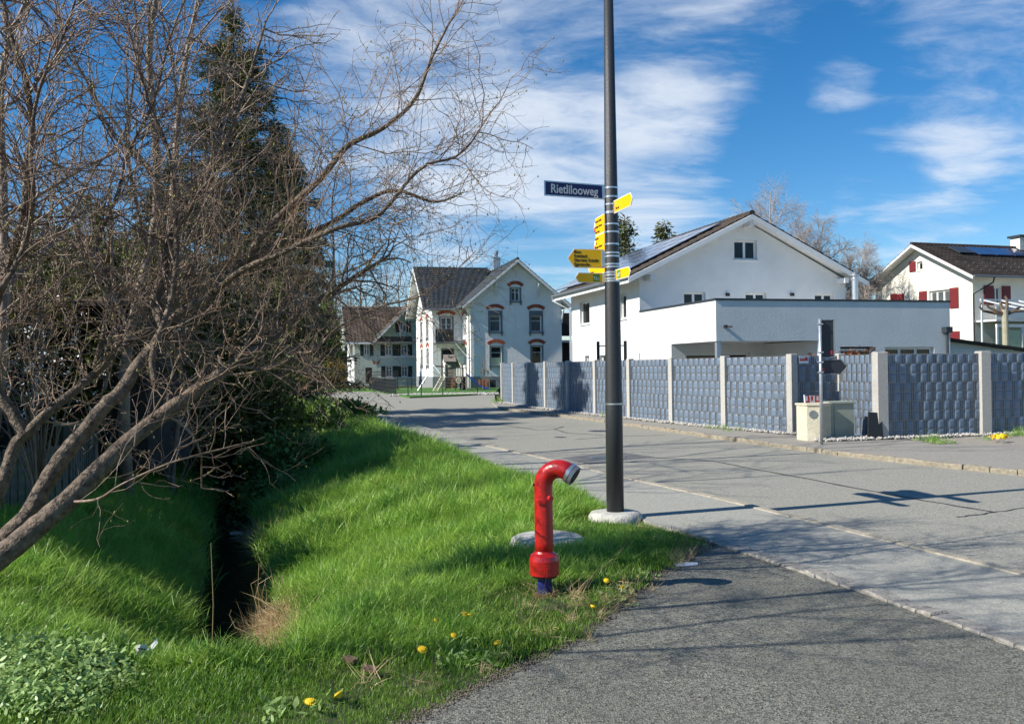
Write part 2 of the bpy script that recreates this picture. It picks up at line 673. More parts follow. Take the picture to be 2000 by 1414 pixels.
xs = np.concatenate([np.array([-1500, -700, -300, -150, -80, -50, -35, -26]), np.arange(-20, 4.01, .16), np.array([6, 9, 14, 25, 50, 100, 300, 700, 1500])])
ys = np.concatenate([np.array([-300, -60, -15, -4, 0, 1.5]), np.arange(2.4, 30, .16), np.arange(30, 56, .6), np.array([60, 70, 90, 130, 200, 400, 1000, 2500])])
GX, GY = np.meshgrid(xs, ys)
GZ = ground_z(GX, GY)
near_poly = [(p.x, p.y) for p in NEAR] + [(-14, -20), (60, -20), (60, 8)]
inn = in_poly_np(GX, GY, near_poly) | (GX > 1.9) & (GY < 9)
GZ = np.where(inn, -.14, GZ)
def deep(poly):
    r_ = np.ones(GX.shape, bool)
    for ox, oy in ((0, 0), (.18, 0), (-.18, 0), (0, .18), (0, -.18)):
        r_ &= in_poly_np(GX + ox, GY + oy, poly)
    return r_


inn = deep(near_poly) | deep([(p.x, p.y) for p in ED] + [(60, TIP.y), (60, 70), (-30, 90)]) | (GX > TIP.x + .3)
GZ = np.where(inn, -.14, ground_z(GX, GY))
nz = np.array([[mnoise.noise(Vector((x * 1.3, y * 1.3, 0))) for x in xs] for y in ys])
near_m = (np.abs(GX) < 22) & (GY < 60) & ~inn
dd = .951 * (GX - stream_x(GY))
GZ = GZ + np.where(near_m, nz * .05 * np.clip((3.2 - dd) / 1.2, 0, 1) * np.clip((GY - 4.7) / .8, 0, 1), 0)
touch = np.zeros(GX.shape, bool)
for pol in (near_poly, [(p.x, p.y) for p in ED] + [(60, TIP.y), (60, 70), (-30, 90)]):
    for ox in (-.17, 0, .17):
        for oy in (-.17, 0, .17):
            touch |= in_poly_np(GX + ox, GY + oy, pol)
GZ = np.where(touch & (dd > 1.2), np.minimum(GZ, -.04), GZ)
idx = np.arange(GX.size).reshape(GX.shape)
faces = np.stack([idx[:-1, :-1].ravel(), idx[:-1, 1:].ravel(), idx[1:, 1:].ravel(), idx[1:, :-1].ravel()], 1)
me = np_mesh('ground', np.stack([GX.ravel(), GY.ravel(), GZ.ravel()], 1), faces, M_GROUND, True)
tag(link_mesh('ground', me), kind='structure')

# water of the ditch
wy = np.arange(5.4, 50, .5)
wv_ = np.concatenate([np.stack([stream_x(wy) - .62, wy, np.full_like(wy, -1.0)], 1), np.stack([stream_x(wy) + .62, wy, np.full_like(wy, -1.0)], 1)])
k = len(wy)
wf = np.array([(i, k + i, k + i + 1, i + 1) for i in range(k - 1)])
tag(link_mesh('stream_water', np_mesh('stream_water', wv_, wf, M_WATER)), kind='structure')

# kerb line between pavement and road
KER = [G(*p) for p in ((600, 762), (690, 792), (820, 830), (930, 866), (1060, 894), (1215, 931), (1400, 972), (1555, 1010), (1780, 1066), (2000, 1121))]
KER += [KER[-1] + (KER[-1] - KER[-2]).normalized() * 8]
COB = [G(*p) for p in ((1400, 1056), (1500, 1088), (1600, 1121), (1700, 1153), (1800, 1188), (1900, 1221), (2000, 1256))]
COB += [COB[-1] + (COB[-1] - COB[-2]).normalized() * 6]
FAR = [G(px, py, .02) for px, py in ((975, 796), (1060, 806), (1140, 815), (1220, 826), (1310, 838), (1400, 851), (1480, 861), (1560, 872), (1640, 882), (1720, 891), (1850, 905), (2000, 919))]
FAR += [FAR[-1] + (FAR[-1] - FAR[-2]).normalized() * 14]
FP = [Vector((6.26 + .1 - .4538 * t + .006 * t * t, 19.8 + t, 0)) for t in np.linspace(0, 20.6, 60)]


def at(poly, z):
    return [Vector((p.x, p.y, z)) for p in poly]


def sheet(name, poly, z, m, thick=.3, parent=None):
    b = MB()
    pts = at(poly, z)
    b.poly(pts)
    n = len(pts)
    for i in range(n):
        a, c = pts[i], pts[(i + 1) % n]
        b.quad(a, a - Vector((0, 0, thick)), c - Vector((0, 0, thick)), c)
    o = b.build(name, m, parent, kind='structure')
    return o


lawn_edge = [G(*p) for p in ((966, 768), (900, 772), (800, 776), (772, 771), (735, 764), (700, 757))]
road_poly = list(reversed(KER)) + [G(590, 759), Vector((-30, 66, 0)), Vector((-40, 74, 0)), Vector((-26, 80, 0))] + [G(670, 756), G(700, 757)] + list(reversed(lawn_edge[:5])) + [G(968, 790), Vector((-.9, 42, 0))] + FAR
sheet('road', road_poly, -.05, M_ROAD)
side_poly = ED[1:] + [c for c in COB] + list(reversed(KER))[0:-1]
sheet('sidewalk', side_poly, 0, M_WALK)
NEAR_F = []
for i in range(len(NEAR) - 3):
    n_ = max(2, int((NEAR[i + 1] - NEAR[i]).length / .035))
    for j in range(n_):
        p = NEAR[i].lerp(NEAR[i + 1], j / n_)
        q = mnoise.noise(Vector((p.x * 6, p.y * 6, 3))) * .05 + mnoise.noise(Vector((p.x * 22, p.y * 22, 1))) * .025
        NEAR_F.append(Vector((p.x + q, p.y + q * .7, 0)))
NEAR_F += NEAR[-3:]
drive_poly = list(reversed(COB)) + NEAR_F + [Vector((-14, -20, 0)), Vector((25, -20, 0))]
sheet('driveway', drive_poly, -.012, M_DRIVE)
far_in = [FP[-1] + Vector((-.5, 0, 0))] + [p + Vector((-.25, 0, 0)) for p in reversed(FP[::6])] + [Vector((7.3, 17.95, 0)), Vector((10.2, 18.7, 0)), Vector((26, 22.8, 0))]
sheet('far_sidewalk', FAR[::-1] + far_in, .02, M_FARWALK)


# kerb stones along a line, each a part
def along(poly, step):
    seg, out = 0, []
    acc_ = 0.0
    L = [(poly[i + 1] - poly[i]).length for i in range(len(poly) - 1)]
    tot = sum(L)
    s_ = 0.0
    while s_ < tot - step * .5:
        q, i = s_, 0
        while i < len(L) - 1 and q > L[i]:
            q -= L[i]
            i += 1
        d_ = (poly[i + 1] - poly[i]).normalized()
        out.append((poly[i] + d_ * q, d_))
        s_ += step
    return out


def stones(rootname, poly, step, wid, z, m, name, gap=.012, jit=.006, hgt=.16, maxn=290):
    root = bpy.data.objects.new(rootname, None)
    COL.objects.link(root)
    root['kind'] = 'structure'
    var_ = []
    for v in range(6):
        b = MB()
        l, w = step - gap, wid
        j = lambda a: rnd.uniform(-a, a)
        n = len(b.v)
        top = [(-l / 2 + j(jit), -w / 2 + j(jit), j(jit * .5)), (l / 2 + j(jit), -w / 2 + j(jit), j(jit * .5)), (l / 2 + j(jit), w / 2 + j(jit), j(jit * .5)), (-l / 2 + j(jit), w / 2 + j(jit), j(jit * .5))]
        c = .012
        ring = [(x + (c if x > 0 else -c) * .8, y + (c if y > 0 else -c) * .8, zz - c) for x, y, zz in top]
        bot = [(x, y, -hgt) for x, y, zz in ring]
        b.v += top + ring + bot
        b.f.append((0, 1, 2, 3))
        for a0, a1 in ((0, 4), (4, 8)):
            for i in range(4):
                b.f.append((a0 + i, a1 + i, a1 + (i + 1) % 4, a0 + (i + 1) % 4))
        var_.append(b.mesh(name, m))
    for i, (p, d_) in enumerate(along(poly, step)):
        if i >= maxn:
            break
        link_mesh(name, var_[rnd.randrange(6)], root, (p.x, p.y, z + rnd.uniform(-jit, jit) * .6), (0, 0, math.atan2(d_.y, d_.x) + (math.pi if rnd.random() < .5 else 0)))
    return root


stones('kerb', list(reversed([KER[3], *KER[4:]])), .5, .10, .012, M_KERB, 'kerb_stone')
stones('far_kerb', list(reversed(FAR)), .42, .10, .03, M_KERBY, 'kerb_stone', jit=.02, gap=.03)
stones('cobble_strip', COB, .125, .13, .008, M_SETT, 'granite_sett', jit=.012)

# white gravel beds at the fence foot: stones joined (nobody could count them)
def pebble_cloud(name, pts, r0, r1, m, **kw):
    V, Fc = [], []
    base_v = np.array([(1, 0, 0), (-1, 0, 0), (0, 1, 0), (0, -1, 0), (0, 0, 1), (0, 0, -1)], float)
    base_f = np.array([(0, 2, 4), (2, 1, 4), (1, 3, 4), (3, 0, 4), (2, 0, 5), (1, 2, 5), (3, 1, 5), (0, 3, 5)])
    P_ = np.array(pts)
    n = len(P_)
    s_ = rng.uniform(r0, r1, (n, 1, 1)) * rng.uniform(.6, 1.2, (n, 1, 3))
    a = rng.uniform(0, 6.28, n)
    ca, sa = np.cos(a), np.sin(a)
    bv = base_v[None] * s_
    bv = bv + rng.normal(0, .15, bv.shape) * s_
    x = bv[..., 0] * ca[:, None] - bv[..., 1] * sa[:, None]
    y = bv[..., 0] * sa[:, None] + bv[..., 1] * ca[:, None]
    bv = np.stack([x, y, bv[..., 2] * .8], -1) + P_[:, None, :]
    fc = base_f[None] + (np.arange(n) * 6)[:, None, None]
    me = np_mesh(name, bv.reshape(-1, 3), fc.reshape(-1, 3), m)
    return tag(link_mesh(name, me), kind='stuff', **kw)


pts = []
for i in range(3200):
    t = rnd.random()
    p = FP[int(t * 59)]
    pts.append((p.x - rnd.uniform(-.1, .34) + rnd.uniform(-.1, .1), p.y + rnd.uniform(-.2, .2), .035 + rnd.uniform(0, .03)))
G0, G1 = Vector((6.2, 18.05, 0)), Vector((17, 20.7, 0))
for i in range(3800):
    t = rnd.random() ** 1.2
    p = G0.lerp(G1, t)
    pts.append((p.x, p.y + rnd.uniform(-.42, .22), .035 + rnd.uniform(0, .035)))
M_GRIT = mat('edge grit', (.16, .13, .10), .9, .5, 30)
gp_ = []
for i in range(5200):
    k_ = rnd.randrange(len(NEAR_F) - 4)
    p = NEAR_F[k_]
    a_ = rnd.gauss(0, .05)
    gp_.append((p.x + a_ + rnd.gauss(0, .02), p.y + a_ * .6 + rnd.gauss(0, .02), rnd.uniform(-.012, .0)))
for i in range(700):
    p = G(rnd.uniform(900, 2000), rnd.uniform(1080, 1414), 0)
    if in_poly(p.x, p.y, [(q.x, q.y) for q in drive_poly]):
        gp_.append((p.x, p.y, -.010))
pebble_cloud('grit', gp_, .0025, .008, M_GRIT, label='loose grit and soil along the crumbling driveway edge', cat='grit')
pebble_cloud('gravel', pts, .018, .045, M_STONE, label='white gravel bed along the foot of the blue fence', cat='gravel')
pts = [(lambda p: (p.x + rnd.uniform(-.3, .3), p.y + rnd.uniform(-1.6, .3), rnd.uniform(-.04, .02)))(lawn_edge[0].lerp(lawn_edge[3], rnd.random())) for i in range(2200)]
pebble_cloud('gravel', pts, .05, .11, M_STONE, label='pale gravel edging in front of the playground lawn', cat='gravel')

# road details: asphalt patch with grate, manholes, tar seams
def flat(name, pts, z, m, **kw):
    b = MB()
    b.prism([Vector((p.x, p.y, z - .006)) for p in pts], (0, 0, .006))
    return b.build(name, m, **kw)


flat('road_patch', [G(*p, -.05) for p in ((1096, 895), (1150, 907), (1205, 900), (1278, 893), (1205, 883))], -.042, M_PATCH, kind='structure')
gp = G(1186, 894, -.04)
dr = thing('drain_grate', 'round cast iron drain grate set in the dark asphalt patch', 'drain', (gp.x, gp.y, -.042))
MB().lathe((0, 0, 0), [(.33, 0), (.33, .006), (.29, .006)], 32).build('rim', M_GREYM, dr)
b = MB()
for i in range(9):
    yy = -.24 + i * .06
    w = math.sqrt(max(0, .28 ** 2 - yy * yy))
    b.box(-w, w, yy - .013, yy + .013, .0062, .014)
b.build('grate_bars', M_GREYM, dr)
for px, py, rr, lb in ((1170, 842, .30, 'small flat manhole cover in the road beside the lamp post'), (945, 857, .33, 'dark manhole cover in the road near the pavement edge'), (1094, 854, .16, 'tiny round valve cover in the middle of the road')):
    p = G(px, py, -.05)
    th_ = thing('manhole_cover', lb, 'manhole cover', (p.x, p.y, -.049), group='covers in the road')
    MB().lathe((0, 0, 0), [(rr, 0), (rr, .005), (rr * .8, .005), (rr * .8, .003)], 24).build('rim', M_GREYM, th_)
    MB().lathe((0, 0, 0), [(rr * .78, 0), (rr * .78, .004)], 24).build('lid', M_SEAM, th_)


def seam(pxs, w, z=-.0465, m=M_SEAM):
    p = [G(a, c, -.05) for a, c in pxs]
    b = MB()
    q = []
    for i in range(len(p) - 1):
        nseg = 6
        for j in range(nseg):
            q.append(p[i].lerp(p[i + 1], j / nseg) + Vector((rnd.uniform(-1, 1), rnd.uniform(-1, 1), 0)) * .02)
    q.append(p[-1])
    L_, R_ = [], []
    for i, a in enumerate(q):
        t = (q[min(i + 1, len(q) - 1)] - q[max(i - 1, 0)]).normalized()
        nn = Vector((-t.y, t.x, 0)) * (w / 2 * rnd.uniform(.6, 1.3))
        L_.append(Vector((a.x, a.y, z)) + nn)
        R_.append(Vector((a.x, a.y, z)) - nn)
    for i in range(len(q) - 1):
        b.quad(L_[i], R_[i], R_[i + 1], L_[i + 1])
    b.build('tar_seam', m, kind='structure')


seam([(1278, 894), (1390, 900), (1450, 912), (1560, 932), (1680, 955), (1800, 977), (1940, 1000)], .05)
seam([(1870, 1010), (1940, 1001), (2000, 992), (2060, 982)], .03)
seam([(1745, 1062), (1850, 1085), (2000, 1119)], .05)
seam([(1080, 838), (1110, 846), (1180, 850)], .05)
seam([(1125, 858), (1210, 852), (1300, 850)], .04)
seam([(970, 828), (1050, 840), (1085, 838), (1100, 833)], .05)
b = MB()
pc = [G(*p, -.012) for p in ((1316, 1102), (1322, 1107), (1362, 1104), (1364, 1100), (1340, 1099))]
b.prism([Vector((p.x, p.y, -.010)) for p in pc], (0, 0, .004))
b.build('paint_mark', M_WHITE, kind='structure')

# ------------------------------------------------------------------ fence
ROWS, RH = 9, .2
strip_cache = {}


def strip_mesh(L, var_):
    key = (round(L, 2), var_)
    if key in strip_cache:
        return strip_cache[key]
    nper = max(2, round(L / .262))
    ph = (0, .42, .15, .58)[var_]
    n = nper * 14
    V, Fc = [], []
    prof = []
    for i in range(n + 1):
        u = (i / n * nper + ph) % 1.0
        # in front of the wires for 60 % of the period, pillow-shaped, behind them for the rest
        if u < .54:
            t = u / .54
            y = -.016 - .007 * math.sin(math.pi * t) ** .5
        else:
            t = (u - .54) / .46
            y = .010 + .003 * math.sin(math.pi * t)
        prof.append((i / n * L, y))
    rows_ = [(.0, .55), (.008, .92), (.05, 1.0), (.14, 1.0), (.184, .9), (.192, .5)]
    for z, a in rows_:
        for x, y in prof:
            yy = y * (1 if y > 0 else a)
            V.append((x, yy, z + .003))
    w = len(prof)
    for r_ in range(len(rows_) - 1):
        for i in range(w - 1):
            Fc.append((r_ * w + i, r_ * w + i + 1, (r_ + 1) * w + i + 1, (r_ + 1) * w + i))
    me = np_mesh('privacy_strip', np.array(V), np.array(Fc), M_STRIP, False)
    strip_cache[key] = me
    return me


def fence_panel(root, a, b_, htop=1.79, zb=.06):
    """panel from a to b_ (world xy), children of root (at origin)"""
    a, b_ = Vector((a[0], a[1], 0)), Vector((b_[0], b_[1], 0))
    d_ = b_ - a
    L = d_.length
    ang = math.atan2(d_.y, d_.x)
    for r_ in range(ROWS):
        z = htop - RH * (r_ + 1)
        link_mesh('privacy_strip', strip_mesh(L, (r_ * 3 + (r_ // 2)) % 4), root, (a.x, a.y, z), (0, 0, ang))
    m_ = MB()
    nrod = int(L / .05)
    for i in range(nrod + 1):
        x = i * L / nrod
        m_.box(x - .0045, x + .0045, -.010, -.001, zb, htop + .012)
    for r_ in range(ROWS + 1):
        z = htop - RH * r_
        m_.box(0, L, -.017, -.009, z - .004, z + .004)
        m_.box(0, L, .003, .011, z - .004, z + .004)
    m_.build('wire_mesh', M_ROD, root)
    o = root.children[-1]
    o.location = (a.x, a.y, 0)
    o.rotation_euler = (0, 0, ang)


def post_mesh(w=.17, dpt=.17, h=1.84):
    b = MB()
    c = .012
    b.v += [(-w / 2, -dpt / 2, -.1), (w / 2, -dpt / 2, -.1), (w / 2, dpt / 2, -.1), (-w / 2, dpt / 2, -.1),
            (-w / 2, -dpt / 2, h - c), (w / 2, -dpt / 2, h - c), (w / 2, dpt / 2, h - c), (-w / 2, dpt / 2, h - c),
            (-w / 2 + c, -dpt / 2 + c, h), (w / 2 - c, -dpt / 2 + c, h), (w / 2 - c, dpt / 2 - c, h), (-w / 2 + c, dpt / 2 - c, h)]
    for q in (0, 4):
        for i in range(4):
            b.f.append((q + i, q + (i + 1) % 4, q + 4 + (i + 1) % 4, q + 4 + i))
    b.f.append((8, 9, 10, 11))
    return b.mesh('post', M_CONC)


PM = post_mesh()
fl = thing('privacy_fence', 'long run of slate blue woven strip fence along the road, sunlit', 'fence')
lens = [0]
for i in range(1, len(FP)):
    lens.append(lens[-1] + (FP[i] - FP[i - 1]).length)
NP = 9
posts = []
for i in range(NP + 1):
    s_ = lens[-1] * i / NP
    j = min(len(lens) - 2, next((q for q in range(len(lens) - 1) if lens[q + 1] >= s_), len(lens) - 2))
    t = (s_ - lens[j]) / (lens[j + 1] - lens[j])
    posts.append(FP[j].lerp(FP[j + 1], t))
for i, p in enumerate(posts):
    d_ = (posts[min(i + 1, NP)] - posts[max(i - 1, 0)])
    link_mesh('post', PM, fl, (p.x, p.y, 0), (0, 0, math.atan2(d_.y, d_.x)), (1.05, 1, 1))
for i in range(NP):
    a, b_ = posts[i], posts[i + 1]
    d_ = (b_ - a).normalized()
    n_ = Vector((d_.y, -d_.x, 0))
    # outer face looks to the road, so run the panel from far to near
    fence_panel(fl, b_ - d_ * .09, a + d_ * .09)
# niche with the cabinets
fn = thing('privacy_fence', 'short recessed corner of the blue strip fence behind the cabinets', 'fence')
PB, PC = Vector((7.62, 20.25, 0)), Vector((7.72, 18.28, 0))
link_mesh('post', PM, fn, (PB.x, PB.y, 0), (0, 0, .3))
d_ = (PB - posts[0]).normalized()
fence_panel(fn, posts[0] + d_ * .1, PB - d_ * .1)
d_ = (PC - PB).normalized()
fence_panel(fn, PB + d_ * .1, PC - d_ * .1)
fr_ = thing('privacy_fence', 'shaded run of dark blue strip fence on the right with pillow pattern', 'fence')
dR = Vector((.968, .25, 0)).normalized()
PM2 = post_mesh(.24, .2, 1.84)
for i in range(5):
    p = PC + dR * (2.6 * i)
    link_mesh('post', PM2, fr_, (p.x, p.y, 0), (0, 0, math.atan2(dR.y, dR.x)))
    if i < 4:
        fence_panel(fr_, p + dR * .125, p + dR * (2.6 - .125))


# ------------------------------------------------------------------ houses
class House:
    """local frame: x along the front to the right, y going back; origin at a front corner"""

    def __init__(s, name, label, cat, px, Y, th, gz=0.0):
        p = P(px, 720, Y)
        s.o = Vector((p.x, Y, gz))
        s.th = th
        s.root = thing(name, label, cat, s.o, th)
        s.ex = Vector((math.cos(th), math.sin(th), 0))
        s.ey = Vector((-math.sin(th), math.cos(th), 0))

    def w(s, x, y, z=0):
        return s.o + s.ex * x + s.ey * y + Vector((0, 0, z))

    def lx(s, px, y=0, py=650):
        """local x whose point (x, y) stands in pixel column px"""
        lo, hi = -40, 60
        r_ = ray(px, py)
        r = r_.x / r_.y
        a = s.o + s.ey * y
        # (a.x + ex.x t) = r (a.y + ex.y t)
        return (r * a.y - a.x) / (s.ex.x - r * s.ex.y)

    def ly(s, px, x=0, py=650):
        r_ = ray(px, py)
        r = r_.x / r_.y
        a = s.o + s.ex * x
        return (r * a.y - a.x) / (s.ey.x - r * s.ey.y)

    def lz(s, px, py, x, y):
        q = s.w(x, y)
        r_ = ray(px, py)
        return EYE + r_.z * q.y / r_.y - s.o.z

    def wall(s, axis, c, poly, holes=(), m=None, depth=.18, out=-1, name='wall'):
        """sheet wall in the plane axis=c ('y': front-like, spans x; 'x': side, spans y).
        poly: convex outline [(s,z)]; holes [(s0,s1,z0,z1)]; out = outward sign along the plane's axis"""
        b = MB()
        ss = sorted({p[0] for p in poly} | {h[0] for h in holes} | {h[1] for h in holes})
        zz = sorted({p[1] for p in poly} | {h[2] for h in holes} | {h[3] for h in holes})

        def pt(u, z, d=0.0):
            return (u, c - out * d, z) if axis == 'y' else (c - out * d, u, z)

        def clip(cell):
            res = cell
            n = len(poly)
            area = sum(poly[i][0] * poly[(i + 1) % n][1] - poly[(i + 1) % n][0] * poly[i][1] for i in range(n))
            sg = 1 if area > 0 else -1
            for i in range(n):
                (x1, y1), (x2, y2) = poly[i], poly[(i + 1) % n]
                f = lambda p: sg * ((x2 - x1) * (p[1] - y1) - (y2 - y1) * (p[0] - x1))
                o_ = []
                for j in range(len(res)):
                    a_, b_ = res[j], res[(j + 1) % len(res)]
                    fa, fb = f(a_), f(b_)
                    if fa >= -1e-9:
                        o_.append(a_)
                    if (fa > 1e-9 and fb < -1e-9) or (fa < -1e-9 and fb > 1e-9):
                        t = fa / (fa - fb)
                        o_.append((a_[0] + (b_[0] - a_[0]) * t, a_[1] + (b_[1] - a_[1]) * t))
                res = o_
                if len(res) < 3:
                    return []
            return res

        for i in range(len(ss) - 1):
            for j in range(len(zz) - 1):
                mu, mz = (ss[i] + ss[i + 1]) / 2, (zz[j] + zz[j + 1]) / 2
                if any(h[0] < mu < h[1] and h[2] < mz < h[3] for h in holes):
                    continue
                cc = clip([(ss[i], zz[j]), (ss[i + 1], zz[j]), (ss[i + 1], zz[j + 1]), (ss[i], zz[j + 1])])
                if cc:
                    b.poly([pt(u, z) for u, z in cc])
        for h in holes:
            cs = [(h[0], h[2]), (h[1], h[2]), (h[1], h[3]), (h[0], h[3])]
            for i in range(4):
                (u0, z0), (u1, z1) = cs[i], cs[(i + 1) % 4]
                b.quad(pt(u0, z0), pt(u1, z1), pt(u1, z1, depth + .05), pt(u0, z0, depth + .05))
        return b.build(name, m, s.root)

    def window(s, axis, c, h, out=-1, depth=.14, fw=.07, mull=1, fm=None, pm=None, sill=True, bars=0, blind=None, transom=None, sillm=None):
        """window set back in hole h: frame part with pane, sill sub-parts"""
        fm, pm = fm or M_FRAMEW, pm or M_PANE
        u0, u1, z0, z1 = h

        def bx(b, a0, a1, d0, d1, zz0, zz1):
            e0, e1 = sorted((c - out * d0, c - out * d1))
            if axis == 'y':
                b.box(a0, a1, e0, e1, zz0, zz1)
            else:
                b.box(e0, e1, a0, a1, zz0, zz1)
        b = MB()
        d = depth
        g = .002
        bx(b, u0 + g, u1 - g, d, d + .05, z1 - fw, z1 - g)
        bx(b, u0 + g, u1 - g, d, d + .05, z0 + g, z0 + fw)
        bx(b, u0 + g, u0 + fw, d, d + .05, z0 + fw, z1 - fw)
        bx(b, u1 - fw, u1 - g, d, d + .05, z0 + fw, z1 - fw)
        for i in range(mull):
            x = u0 + (u1 - u0) * (i + 1) / (mull + 1)
            bx(b, x - fw * .6, x + fw * .6, d - .006, d + .05, z0 + fw, z1 - fw)
        if transom:
            zt = z0 + (z1 - z0) * transom
            bx(b, u0 + fw, u1 - fw, d - .004, d + .05, zt - .02, zt + .02)
        f = b.build('window', fm, s.root)
        b = MB()
        bx(b, u0 + fw * .5, u1 - fw * .5, d + .025, d + .045, z0 + fw * .5, z1 - fw * .5)
        b.build('pane', pm, f)
        if blind:
            b = MB()
            zz = z0 + (z1 - z0) * blind[0]
            zy = z0 + (z1 - z0) * blind[1]
            bx(b, u0 + fw, u1 - fw, d + .01, d + .024, zz, zy)
            b.build('blind', blind[2], f)
        if sill:
            b = MB()
            bx(b, u0 - .05, u1 + .05, -.05, d - .003, z0 - .05, z0 - .004)
            b.build('sill', sillm or M_FRAMEW, f)
        return f

    def shutter(s, axis, c, u0, u1, z0, z1, m, out=-1, **kw):
        b = MB()
        e0, e1 = sorted((c + out * .02, c + out * .06))
        e2 = c + out * .075

        def bx(a0, a1, q0, q1, w0, w1):
            q0, q1 = sorted((q0, q1))
            if axis == 'y':
                b.box(a0, a1, q0, q1, w0, w1)
            else:
                b.box(q0, q1, a0, a1, w0, w1)
        bx(u0, u1, e0, e1, z0, z1)
        n = max(4, int((z1 - z0) / .12))
        for i in range(n):
            z = z0 + .06 + (z1 - z0 - .12) * i / n
            bx(u0 + .05, u1 - .05, c + out * .06, e2, z, z + (z1 - z0 - .12) / n * .6)
        return b.build('shutter', m, s.root, **kw)

    def slope(s, e0, e1, r1, r0, m, thick=.12, tw=.3, tl=.36, sm=None, under=None):
        """tiled roof slope; e0-e1 eave, r0-r1 ridge (local points)"""
        e0, e1, r1, r0 = map(Vector, (e0, e1, r1, r0))
        nrm = (e1 - e0).cross(r0 - e0).normalized()
        if nrm.z < 0:
            nrm = -nrm
        b = MB()
        lo = -nrm * thick
        b.poly([e0 + lo, e1 + lo, r1 + lo, r0 + lo])
        up = -nrm * .02
        for a, c in ((e0, e1), (e1, r1), (r1, r0), (r0, e0)):
            b.quad(a + lo, c + lo, c + up, a + up)
        deck = b.build('roof', sm or M_EAVE, s.root)
        nr = max(2, int((r0 - e0).length / tl))
        nt_ = max(2, int((e1 - e0).length / tw))
        V, Fc = [], []
        prof = [(0, 0.0), (.25, .028), (.5, .038), (.75, .02)]
        for i in range(nr):
            t0, t1 = i / nr, (i + 1.12) / nr
            t1 = min(t1, 1)
            for tt, lift in ((t0, -.0), (t0, .045), (t1, .008)):
                A, B = e0.lerp(r0, tt), e1.lerp(r1, tt)
                for j in range(nt_ + 1):
                    for fx, fz in (prof if j < nt_ else prof[:1]):
                        q = A.lerp(B, (j + fx) / nt_)
                        V.append(tuple(q + nrm * (lift + (fz if lift > 0 else -.02) - .002)))
            w = nt_ * 4 + 1
            base_ = len(V) - 3 * w
            for k_ in range(2):
                for j in range(w - 1):
                    q = base_ + k_ * w + j
                    Fc.append((q, q + 1, q + w + 1, q + w))
        me = np_mesh('roof_tiles', np.array(V), np.array(Fc), m)
        link_mesh('roof_tiles', me, s.root, kind='stuff')
        return deck

    def ridge(s, a, b_, m, r=.13):
        a, b_ = Vector(a), Vector(b_)
        b = MB()
        n = max(2, int((b_ - a).length / .38))
        for i in range(n):
            p, q = a.lerp(b_, i / n), a.lerp(b_, (i + 1.08) / n)
            b.tube([p, q], [r, r * .86], 8)
        b.build('ridge_tiles', m, s.root, kind='stuff')

    def part(s, name, m, b, **kw):
        return b.build(name, m, s.root, **kw)


# ---- modern white house (right of the lamp post)
C_ = House('white_house', 'modern white house with dark gable roof, solar array and flat-roofed terrace block', 'house', 1399.7, 30.0, .267)
W_, yb, ye_, zt_, zb_, ze_, zr_ = 9.95, 6.47, 15.1, 3.85, 2.44, 5.3, 8.05
ft = C_
x_win = [(C_.lx(a, yb), C_.lx(c_, yb)) for a, c_ in ((1436, 1481),)][0]
za0, za1 = C_.lz(1458, 507, x_win[0], yb), C_.lz(1458, 468, x_win[0], yb)
hol = [(x_win[0], x_win[1], za0, za1)]
for a, c_ in ((1336, 1379), (1457, 1498), (1592.6, 1630)):
    hol.append((C_.lx(a, yb), C_.lx(c_, yb), 3.0, C_.lz(1336, 570, C_.lx(1336, yb), yb)))
gable = [(0, 2.6), (W_, 2.6), (W_, ze_ + .05), (W_ / 2, zr_ - .22), (0, ze_ + .05)]
C_.wall('y', yb, gable, hol, M_WALLC)
for h in hol:
    C_.window('y', yb, h, fw=.09)
# left wall, lit: upper storey of the house, then the terrace block's flank
hl = []
for (p0, p1, q0, q1) in ((1133, 1152, 591, 635), (1211, 1224, 576, 624)):
    y0, y1 = C_.ly(p1, 0), C_.ly(p0, 0)
    hl.append((y0, y1, C_.lz(p0, q1, 0, y1), C_.lz(p0, q0, 0, y1)))
y0, y1 = C_.ly(1296, 0), C_.ly(1248, 0)
hl.append((y0, y1, .9, C_.lz(1250, 690, 0, y1)))
y0, y1 = C_.ly(1150, 0), C_.ly(1142, 0)
hl.append((y0, y1, .9, C_.lz(1146, 695, 0, y1)))
y0, y1 = C_.ly(1190, 0), C_.ly(1171, 0)
hl.append((y0, y1, 0.1, C_.lz(1180, 694, 0, y1)))
YL = ye_
C_.wall('x', 0, [(yb, -.1), (YL, -.1), (YL, ze_ + .1), (yb, ze_ + .1)], hl, M_WALLC, out=-1)
for h in hl:
    C_.window('x', 0, h, fw=.08, mull=0)
C_.wall('x', 0, [(3.52, -.1), (yb, -.1), (yb, zb_), (3.52, zb_)], [h for h in hl if h[0] < yb][:0], M_WALLC)
